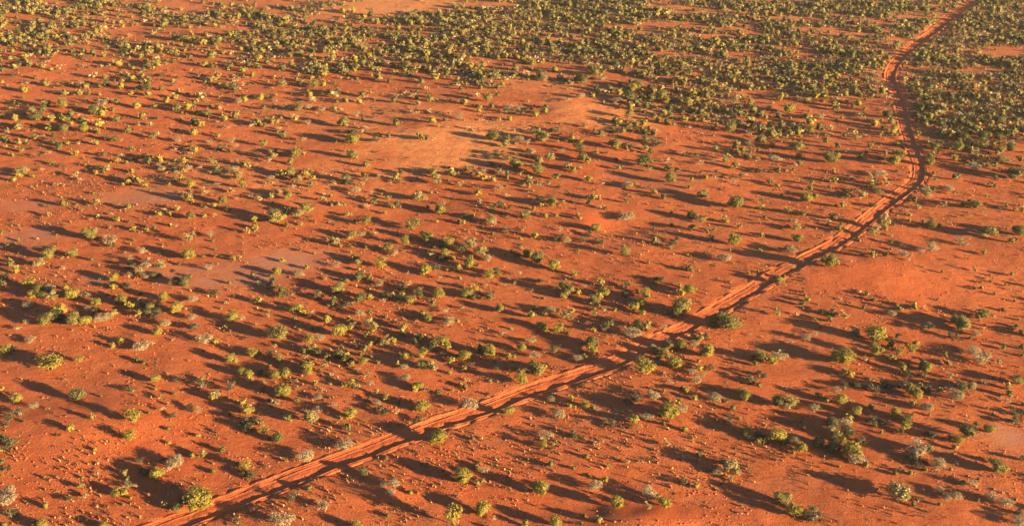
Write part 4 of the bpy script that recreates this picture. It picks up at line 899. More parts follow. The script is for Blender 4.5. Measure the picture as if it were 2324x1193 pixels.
35.72,229.37,3.40,1.70,d,4,1.83|large dark-grey saltbush right of a smaller dark-grey one, five-eighths across, a quarter down
57.75,229.37,3.40,1.70,s,2,5.02|large silver-grey saltbush left of a similar olive one, over two-thirds across, a quarter down
1.62,230.87,3.42,1.70,s,0,5.70|large silver-grey saltbush left of a similar silver-grey one, right of centre, a quarter down
-78.71,139.43,2.28,1.15,s,0,0.77|small silver-grey saltbush right of a bigger dark-grey one, by the left edge, two-thirds down
-43.22,157.21,2.50,1.25,d,1,1.60|medium dark-grey saltbush in front of a smaller dark-green one, nearly a third across, below mid-height
-92.85,161.35,2.56,1.28,d,6,2.27|medium dark-grey saltbush behind a smaller dark-green one, by the left edge, below mid-height
17.07,175.46,2.73,1.36,d,0,5.38|medium dark-grey saltbush right of a similar dark-grey one, five-eighths across, above mid-height
-39.43,236.68,3.49,1.70,d,6,5.84|large dark-grey saltbush behind a bigger yellow-green one, three-eighths across, a quarter down
56.56,101.46,1.81,0.90,s,1,4.14|tiny silver-grey saltbush left of similar silver-grey one, by the right edge, at the bottom edge
72.37,140.82,2.30,1.12,d,6,2.96|small dark-grey saltbush in front of a bigger olive one, by the right edge, two-thirds down
-9.33,187.17,2.88,1.39,d,1,2.91|medium dark-grey saltbush behind a smaller yellow-green one, left of centre, above mid-height
-36.16,204.41,3.09,1.47,d,4,1.01|medium dark-grey saltbush in front of a smaller olive one, three-eighths across, a third down
22.85,104.09,1.85,0.88,d,6,4.76|tiny dark-grey saltbush left of a smaller yellow-green one, over two-thirds across, at the bottom edge
53.56,126.58,2.12,1.01,d,2,4.02|small dark-grey saltbush right of a bigger dark-grey one, seven-eighths across, three-quarters down
32.06,176.03,2.74,1.28,d,1,4.44|medium dark-grey saltbush behind a similar dark-grey one, five-eighths across, above mid-height
-1.33,180.49,2.79,1.30,d,3,5.94|medium dark-grey saltbush right of a smaller silver-grey one, left of centre, above mid-height
4.81,159.34,2.53,1.18,d,0,1.69|medium dark-grey saltbush behind a smaller silver-grey one, right of centre, below mid-height
10.51,237.62,3.50,1.59,d,3,1.43|large dark-grey saltbush right of a bigger olive one, right of centre, a quarter down
61.35,129.59,2.16,0.99,d,0,3.66|small dark-grey saltbush in front of a smaller yellow-green one, seven-eighths across, three-quarters down
35.10,114.55,1.98,0.89,d,0,4.47|small dark-grey saltbush right of a smaller silver-grey one, over two-thirds across, near the bottom
-62.89,211.88,3.04,1.63,s,5,5.61|medium silver-grey saltbush right of a smaller dark-grey one, a fifth across, a third down
13.86,175.92,2.61,1.39,d,2,4.32|medium dark-grey saltbush in front of a similar dark-grey one, right of centre, above mid-height
-56.18,164.19,2.36,1.47,s,5,5.43|upper small silver-grey saltbush right of a bigger yellow-green one, a fifth across, below mid-height
8.50,289.23,4.14,1.70,d,0,6.28|large dark-grey saltbush behind a smaller silver-grey one, right of centre, near the top
10.61,176.00,2.61,1.31,s,6,4.93|medium silver-grey saltbush right of a smaller dark-grey one, right of centre, above mid-height
-45.82,119.93,1.86,1.11,s,5,3.11|tiny silver-grey saltbush right of a bigger dark-grey one, a fifth across, three-quarters down
10.52,133.79,2.01,1.20,s,6,3.47|small silver-grey saltbush on the far verge of the track, right of centre, two-thirds down
-54.34,146.74,2.16,1.28,s,4,4.53|small silver-grey saltbush behind a bigger dark-grey one, a fifth across, two-thirds down
-15.70,101.63,1.65,0.98,s,6,4.17|tiny silver-grey saltbush in front of a bigger silver-grey one, three-eighths across, at the bottom edge
24.93,119.94,1.86,1.10,s,3,5.18|tiny silver-grey saltbush right of a smaller yellow-green one, five-eighths across, three-quarters down
-39.10,161.69,2.33,1.36,s,1,6.28|small silver-grey saltbush left of a smaller silver-grey one, nearly a third across, below mid-height
-2.90,201.79,2.78,1.61,s,2,5.97|medium silver-grey saltbush left of a smaller dark-green one, left of centre, a third down
27.64,106.28,1.70,0.99,s,0,5.69|tiny silver-grey saltbush left of a bigger pale-green one, over two-thirds across, near the bottom
-2.25,131.31,1.99,1.14,s,2,2.13|small silver-grey saltbush in front of a smaller dark-grey one, left of centre, two-thirds down
-19.82,157.17,2.28,1.29,d,6,2.32|small dark-grey saltbush left of a smaller silver-grey one, three-eighths across, below mid-height
-24.03,193.13,2.68,1.49,d,2,1.23|medium dark-grey saltbush behind a smaller silver-grey one, three-eighths across, a third down
39.01,177.39,2.50,1.39,d,2,4.87|medium dark-grey saltbush in front of a smaller dark-green one, over two-thirds across, above mid-height
3.48,228.62,3.08,1.70,s,2,0.90|medium silver-grey saltbush right of a similar silver-grey one, right of centre, a quarter down
49.00,125.37,1.92,1.07,s,5,0.49|small silver-grey saltbush left of a bigger dark-grey one, four-fifths across, three-quarters down
83.42,143.57,2.12,1.18,d,0,1.05|small dark-grey saltbush left of a smaller dark-green one, by the right edge, two-thirds down
20.22,157.22,2.28,1.24,d,4,0.45|small dark-grey saltbush behind a smaller dark-green one, five-eighths across, below mid-height
-69.80,226.09,3.05,1.65,d,6,3.50|medium dark-grey saltbush right of a smaller dark-grey one, a fifth across, a quarter down
-16.33,128.32,1.95,1.07,s,4,5.51|small silver-grey saltbush in front of a similar silver-grey one, three-eighths across, three-quarters down
115.09,217.35,2.95,1.55,s,5,3.64|medium silver-grey saltbush right of a similar dark-green one, by the right edge, a third down
62.33,243.16,3.25,1.70,d,6,1.68|medium dark-grey saltbush right of a smaller olive one, over two-thirds across, a quarter down
-82.34,156.85,2.27,1.20,s,3,0.74|small silver-grey saltbush behind a similar pale-green one, by the left edge, below mid-height
-28.35,120.02,1.86,0.98,s,2,2.46|tiny silver-grey saltbush behind a bigger pale-green one, nearly a third across, three-quarters down
28.15,127.76,1.94,1.01,s,3,2.74|small silver-grey saltbush in front of a similar silver-grey one, over two-thirds across, three-quarters down
25.56,203.51,2.80,1.44,s,6,6.08|medium silver-grey saltbush behind a smaller dark-green one, five-eighths across, a third down
1.16,250.81,3.33,1.70,d,0,0.81|large dark-grey saltbush in front of a bigger silver-grey one, right of centre, a quarter down
-25.93,147.98,2.17,1.11,s,4,2.31|small silver-grey saltbush behind a bigger pale-green one, three-eighths across, below mid-height
57.62,250.83,3.33,1.68,d,6,1.46|large dark-grey saltbush right of a smaller dark-green one, over two-thirds across, a quarter down
-23.95,158.52,2.29,1.17,s,1,1.67|small silver-grey saltbush right of a smaller dark-green one, three-eighths across, below mid-height
-47.48,108.91,1.73,0.88,d,1,2.88|tiny dark-grey saltbush left of a bigger silver-grey one, an eighth across, near the bottom
-71.40,149.11,2.18,1.11,d,3,5.19|small dark-grey saltbush right of a similar silver-grey one, an eighth across, below mid-height
-109.71,257.95,3.41,1.70,s,3,3.82|large silver-grey saltbush behind a bigger dark-green one, an eighth across, near the top
56.85,260.72,3.44,1.70,s,2,4.36|large silver-grey saltbush left of a bigger silver-grey one, over two-thirds across, near the top
28.03,130.20,1.97,0.98,s,0,3.19|small silver-grey saltbush left of a smaller yellow-green one, over two-thirds across, three-quarters down
30.65,173.69,2.46,1.21,d,1,4.19|small dark-grey saltbush in front of a similar dark-grey one, five-eighths across, above mid-height
-8.99,134.60,2.02,0.99,d,6,0.41|small dark-grey saltbush right of a smaller yellow-green one, left of centre, two-thirds down
84.27,223.09,3.02,1.45,d,5,3.97|medium dark-grey saltbush in front of a smaller silver-grey one, seven-eighths across, a quarter down
55.28,211.52,2.89,1.38,d,4,5.64|medium dark-grey saltbush left of a smaller dark-grey one, over two-thirds across, a third down
-68.24,107.31,1.71,0.82,d,4,3.81|tiny dark-grey saltbush in front of smaller dark-green one, by the left edge, near the bottom
15.16,179.10,2.52,1.18,d,0,3.52|medium dark-grey saltbush behind a similar dark-grey one, right of centre, above mid-height
5.77,235.84,3.16,1.45,d,4,1.86|medium dark-grey saltbush left of a bigger olive one, right of centre, a quarter down
31.63,140.26,2.08,0.96,d,0,3.39|small dark-grey saltbush on the near verge of the track, over two-thirds across, two-thirds down
38.14,112.84,1.78,0.81,d,3,3.20|tiny dark-grey saltbush in front of a bigger yellow-green one, four-fifths across, near the bottom
-87.95,218.32,2.96,1.33,d,0,2.78|medium dark-grey saltbush left of a similar dark-grey one, an eighth across, a third down
78.43,171.83,2.32,1.17,s,6,0.41|small silver-grey saltbush left of a bigger silver-grey one, seven-eighths across, above mid-height
-71.95,167.76,2.16,1.34,s,2,2.07|small silver-grey saltbush behind a bigger dark-grey one, an eighth across, above mid-height
-19.99,121.89,1.69,1.06,s,1,5.79|tiny silver-grey saltbush behind a bigger dark-grey one, three-eighths across, three-quarters down
74.03,169.53,2.29,1.15,s,3,3.47|small silver-grey saltbush in front of a smaller silver-grey one, seven-eighths across, above mid-height
-26.74,144.30,1.92,1.16,s,2,0.99|small silver-grey saltbush behind a smaller yellow-green one, three-eighths across, two-thirds down
29.64,138.10,1.85,1.12,s,0,2.55|tiny silver-grey saltbush on the near verge of the track, over two-thirds across, two-thirds down
-68.34,230.91,2.80,1.67,s,5,2.19|medium silver-grey saltbush behind a smaller silver-grey one, a fifth across, a quarter down
76.73,141.67,1.89,1.14,s,4,2.34|tiny silver-grey saltbush right of a bigger olive one, by the right edge, two-thirds down
-4.60,168.05,2.16,1.28,s,4,0.94|small silver-grey saltbush in front of a bigger pale-green one, left of centre, above mid-height
-32.53,165.04,2.13,1.26,s,5,1.62|small silver-grey saltbush left of a similar pale-green one, nearly a third across, below mid-height
29.42,129.25,1.77,1.03,s,5,1.55|tiny silver-grey saltbush behind a similar silver-grey one, over two-thirds across, three-quarters down
-22.38,170.36,2.18,1.25,s,1,4.41|right-hand small silver-grey saltbush right of a similar olive one, three-eighths across, above mid-height
56.14,103.00,1.50,0.86,s,1,1.63|tiny silver-grey saltbush behind a bigger silver-grey one, by the right edge, at the bottom edge
33.69,230.28,2.79,1.58,s,3,4.01|medium silver-grey saltbush right of a similar olive one, five-eighths across, a quarter down
55.17,182.01,2.30,1.30,d,5,1.50|small dark-grey saltbush left of a bigger pale-green one, four-fifths across, above mid-height
-67.00,161.43,2.09,1.18,s,1,2.60|small silver-grey saltbush right of a bigger pale-green one, an eighth across, below mid-height
40.98,221.59,2.70,1.51,d,4,0.24|medium dark-grey saltbush in front of a smaller silver-grey one, over two-thirds across, a quarter down
8.90,176.54,2.24,1.26,d,1,1.09|small dark-grey saltbush left of a bigger silver-grey one, right of centre, above mid-height
-54.23,256.13,3.05,1.70,s,6,2.33|medium silver-grey saltbush right of a smaller dark-green one, nearly a third across, a quarter down
30.99,131.42,1.79,1.01,d,1,0.01|tiny dark-grey saltbush right of a smaller yellow-green one, over two-thirds across, two-thirds down
-40.03,154.10,2.02,1.13,d,2,6.16|small dark-grey saltbush right of a smaller dark-green one, nearly a third across, below mid-height
-16.75,103.23,1.50,0.84,s,1,5.34|tiny silver-grey saltbush left of a bigger silver-grey one, three-eighths across, at the bottom edge
55.26,115.31,1.62,0.91,d,3,3.92|tiny dark-grey saltbush in front of a bigger yellow-green one, seven-eighths across, near the bottom
-77.38,173.68,2.21,1.22,d,4,3.87|small dark-grey saltbush in front of a bigger silver-grey one, an eighth across, above mid-height
-75.77,154.12,2.02,1.11,d,6,4.16|small dark-grey saltbush right of a bigger yellow-green one, by the left edge, below mid-height
18.67,262.61,3.12,1.69,s,1,3.99|medium silver-grey saltbush left of a smaller yellow-green one, right of centre, near the top
-6.28,211.49,2.60,1.41,s,2,4.43|medium silver-grey saltbush behind a similar yellow-green one, left of centre, a third down
5.78,123.10,1.70,0.93,s,1,5.66|tiny silver-grey saltbush on the near verge of the track, right of centre, three-quarters down
-21.60,126.92,1.74,0.95,s,5,6.22|tiny silver-grey saltbush right of a similar pale-green one, three-eighths across, three-quarters down
16.34,196.78,2.45,1.31,d,2,4.09|small dark-grey saltbush left of a smaller olive one, right of centre, a third down
28.65,259.90,3.09,1.63,s,0,3.39|medium silver-grey saltbush left of a bigger dark-green one, five-eighths across, near the top
-50.42,254.49,3.04,1.60,s,6,6.21|medium silver-grey saltbush right of a similar silver-grey one, nearly a third across, a quarter down
64.96,148.05,1.95,1.04,s,6,5.32|small silver-grey saltbush left of a smaller olive one, seven-eighths across, below mid-height
63.31,129.32,1.77,0.94,d,3,1.21|tiny dark-grey saltbush in front of a bigger yellow-green one, seven-eighths across, three-quarters down
73.43,132.71,1.80,0.95,s,5,5.82|tiny silver-grey saltbush in front of a bigger silver-grey one, by the right edge, two-thirds down
-33.53,231.19,2.80,1.46,d,3,2.89|medium dark-grey saltbush left of a smaller dark-grey one, three-eighths across, a quarter down
9.24,280.56,3.30,1.70,s,4,0.91|large silver-grey saltbush right of a smaller dark-grey one, right of centre, near the top
-72.90,149.55,1.97,1.03,s,2,4.46|small silver-grey saltbush left of a similar dark-grey one, an eighth across, below mid-height
25.80,280.57,3.30,1.69,s,6,0.93|large silver-grey saltbush right of a similar pale-green one, five-eighths across, near the top
-144.44,283.76,3.33,1.70,d,0,0.51|large dark-grey saltbush left of a smaller silver-grey one, by the left edge, near the top
-122.69,276.46,3.26,1.66,s,2,2.69|medium silver-grey saltbush left of a smaller olive one, by the left edge, near the top
-3.88,106.86,1.54,0.80,s,3,1.42|tiny silver-grey saltbush right of a bigger yellow-green one, left of centre, near the bottom
76.21,192.85,2.41,1.23,d,6,5.39|small dark-grey saltbush on the far verge of the track, seven-eighths across, a third down
-113.40,252.81,3.02,1.53,d,5,4.56|medium dark-grey saltbush left of a bigger dark-green one, by the left edge, a quarter down
17.26,122.44,1.70,0.87,d,3,5.13|tiny dark-grey saltbush left of a bigger dark-grey one, five-eighths across, three-quarters down
73.56,237.45,2.86,1.43,d,0,2.48|medium dark-grey saltbush left of a similar yellow-green one, four-fifths across, a quarter down
86.62,219.00,2.67,1.34,d,3,1.93|medium dark-grey saltbush left of a bigger yellow-green one, seven-eighths across, a third down
5.65,195.14,2.43,1.22,d,1,2.95|small dark-grey saltbush behind a smaller yellow-green one, right of centre, a third down
-4.93,219.69,2.68,1.34,d,6,4.93|medium dark-grey saltbush left of a bigger dark-grey one, left of centre, a quarter down
60.11,126.97,1.74,0.87,s,0,4.21|tiny silver-grey saltbush behind a bigger yellow-green one, seven-eighths across, three-quarters down
-16.81,131.50,1.79,0.90,s,6,1.72|tiny silver-grey saltbush left of a bigger dark-green one, three-eighths across, two-thirds down
-28.94,123.43,1.71,0.85,s,4,5.91|tiny silver-grey saltbush in front of a smaller silver-grey one, nearly a third across, three-quarters down
-29.82,178.65,2.26,1.12,s,0,2.82|left-hand small silver-grey saltbush right of a similar olive one, three-eighths across, above mid-height
-81.55,145.19,1.92,0.96,s,4,2.39|small silver-grey saltbush left of a bigger olive one, by the left edge, two-thirds down
-94.49,213.62,2.62,1.29,d,3,0.53|medium dark-grey saltbush behind a smaller dark-green one, an eighth across, a third down
-64.33,150.74,1.98,0.98,d,4,5.40|small dark-grey saltbush left of a similar yellow-green one, an eighth across, below mid-height
-49.90,299.59,3.49,1.68,d,5,5.16|large dark-grey saltbush left of a smaller yellow-green one, three-eighths across, near the top
18.56,101.35,1.48,0.72,d,3,1.56|tiny dark-grey saltbush right of a bigger silver-grey one, five-eighths across, at the bottom edge
-122.01,309.29,3.59,1.70,d,6,2.73|large dark-grey saltbush behind a similar olive one, an eighth across, at the top
-36.27,295.02,3.45,1.63,d,1,1.15|large dark-grey saltbush left of a smaller dark-grey one, three-eighths across, near the top
-22.07,139.29,1.87,0.89,d,6,2.02|tiny dark-grey saltbush left of a bigger pale-green one, three-eighths across, two-thirds down
-22.76,155.05,2.02,0.96,d,6,1.42|small dark-grey saltbush left of a similar pale-green one, three-eighths across, below mid-height
26.46,236.43,2.85,1.31,d,1,3.09|medium dark-grey saltbush left of a smaller yellow-green one, five-eighths across, a quarter down
-141.01,299.76,3.49,1.59,d,5,0.47|large dark-grey saltbush in front of smaller dark-grey one, by the left edge, near the top
-34.36,147.43,1.95,0.89,d,2,4.02|small dark-grey saltbush in front of a smaller silver-grey one, nearly a third across, two-thirds down
-64.07,210.47,2.59,1.17,d,3,3.43|medium dark-grey saltbush left of a bigger silver-grey one, a fifth across, a third down
31.94,122.64,1.70,0.78,d,2,0.88|tiny dark-grey saltbush right of a bigger silver-grey one, over two-thirds across, three-quarters down
-76.22,211.78,2.60,1.17,d,2,6.07|medium dark-grey saltbush in front of a bigger dark-grey one, a fifth across, a third down
-40.42,249.98,2.66,1.67,s,5,2.24|medium silver-grey saltbush right of a bigger olive one, three-eighths across, a quarter down
-52.07,244.09,2.60,1.63,s,2,4.29|medium silver-grey saltbush right of a similar pale-green one, nearly a third across, a quarter down
-50.45,199.06,2.20,1.37,s,4,3.56|small silver-grey saltbush right of a smaller dark-grey one, nearly a third across, a third down
-73.72,212.78,2.32,1.44,s,1,4.22|small silver-grey saltbush right of a smaller pale-green one, a fifth across, a third down
80.06,249.21,2.65,1.61,s,3,0.84|medium silver-grey saltbush right of a bigger yellow-green one, four-fifths across, a quarter down
-81.13,215.48,2.35,1.41,s,5,2.44|small silver-grey saltbush behind a similar silver-grey one, an eighth across, a third down
4.73,223.09,2.41,1.45,s,6,5.49|small silver-grey saltbush right of a smaller yellow-green one, right of centre, a quarter down
-81.66,231.16,2.49,1.48,s,1,0.08|small silver-grey saltbush right of a smaller dark-grey one, a fifth across, a quarter down
-21.37,197.37,2.18,1.30,s,2,0.79|small silver-grey saltbush left of a bigger pale-green one, three-eighths across, a third down
-79.81,212.86,2.32,1.37,s,6,6.13|small silver-grey saltbush in front of a similar silver-grey one, an eighth across, a third down
-25.63,192.81,2.14,1.27,s,2,2.61|small silver-grey saltbush left of a smaller yellow-green one, three-eighths across, a third down
-73.94,260.85,2.76,1.62,s,1,2.12|medium silver-grey saltbush left of a smaller yellow-green one, a fifth across, near the top
4.52,103.26,1.33,0.79,s,3,5.35|tiny silver-grey saltbush right of a bigger yellow-green one, right of centre, at the bottom edge
-53.83,207.08,2.27,1.33,s,1,3.56|small silver-grey saltbush left of a smaller yellow-green one, nearly a third across, a third down
-70.50,170.94,1.94,1.14,s,3,6.21|small silver-grey saltbush behind a similar silver-grey one, an eighth across, above mid-height
51.70,130.55,1.58,0.93,s,4,1.32|tiny silver-grey saltbush left of a bigger yellow-green one, four-fifths across, three-quarters down"""
for line in SHRUBS.strip().split('\n'):
    nums, label = line.split('|')
    x, y, w, h, kind, pi, rot = nums.split(',')
    x, y, w, h, rot = float(x), float(y), float(w), float(h), float(rot)
    z = float(terrain(np.array([x]), np.array([y]))[0])
    grey = kind in 'sd'
    root = bpy.data.objects.new('saltbush' if grey else 'acacia_shrub', None)
    C.objects.link(root)
    root.empty_display_size = 0.3
    root.location = (x, y, z); root.rotation_euler = (0, 0, rot); root.scale = (w, w, h)
    root['label'] = label; root['category'] = 'saltbush' if grey else 'shrub'
    root['group'] = 'grey saltbushes on the red plain' if grey else 'green shrubs on the red plain'
    cm, tm = PROTO[kind][int(pi)]
    new_obj('crown', cm, root)
    new_obj('branches' if grey else 'trunk', tm, root)

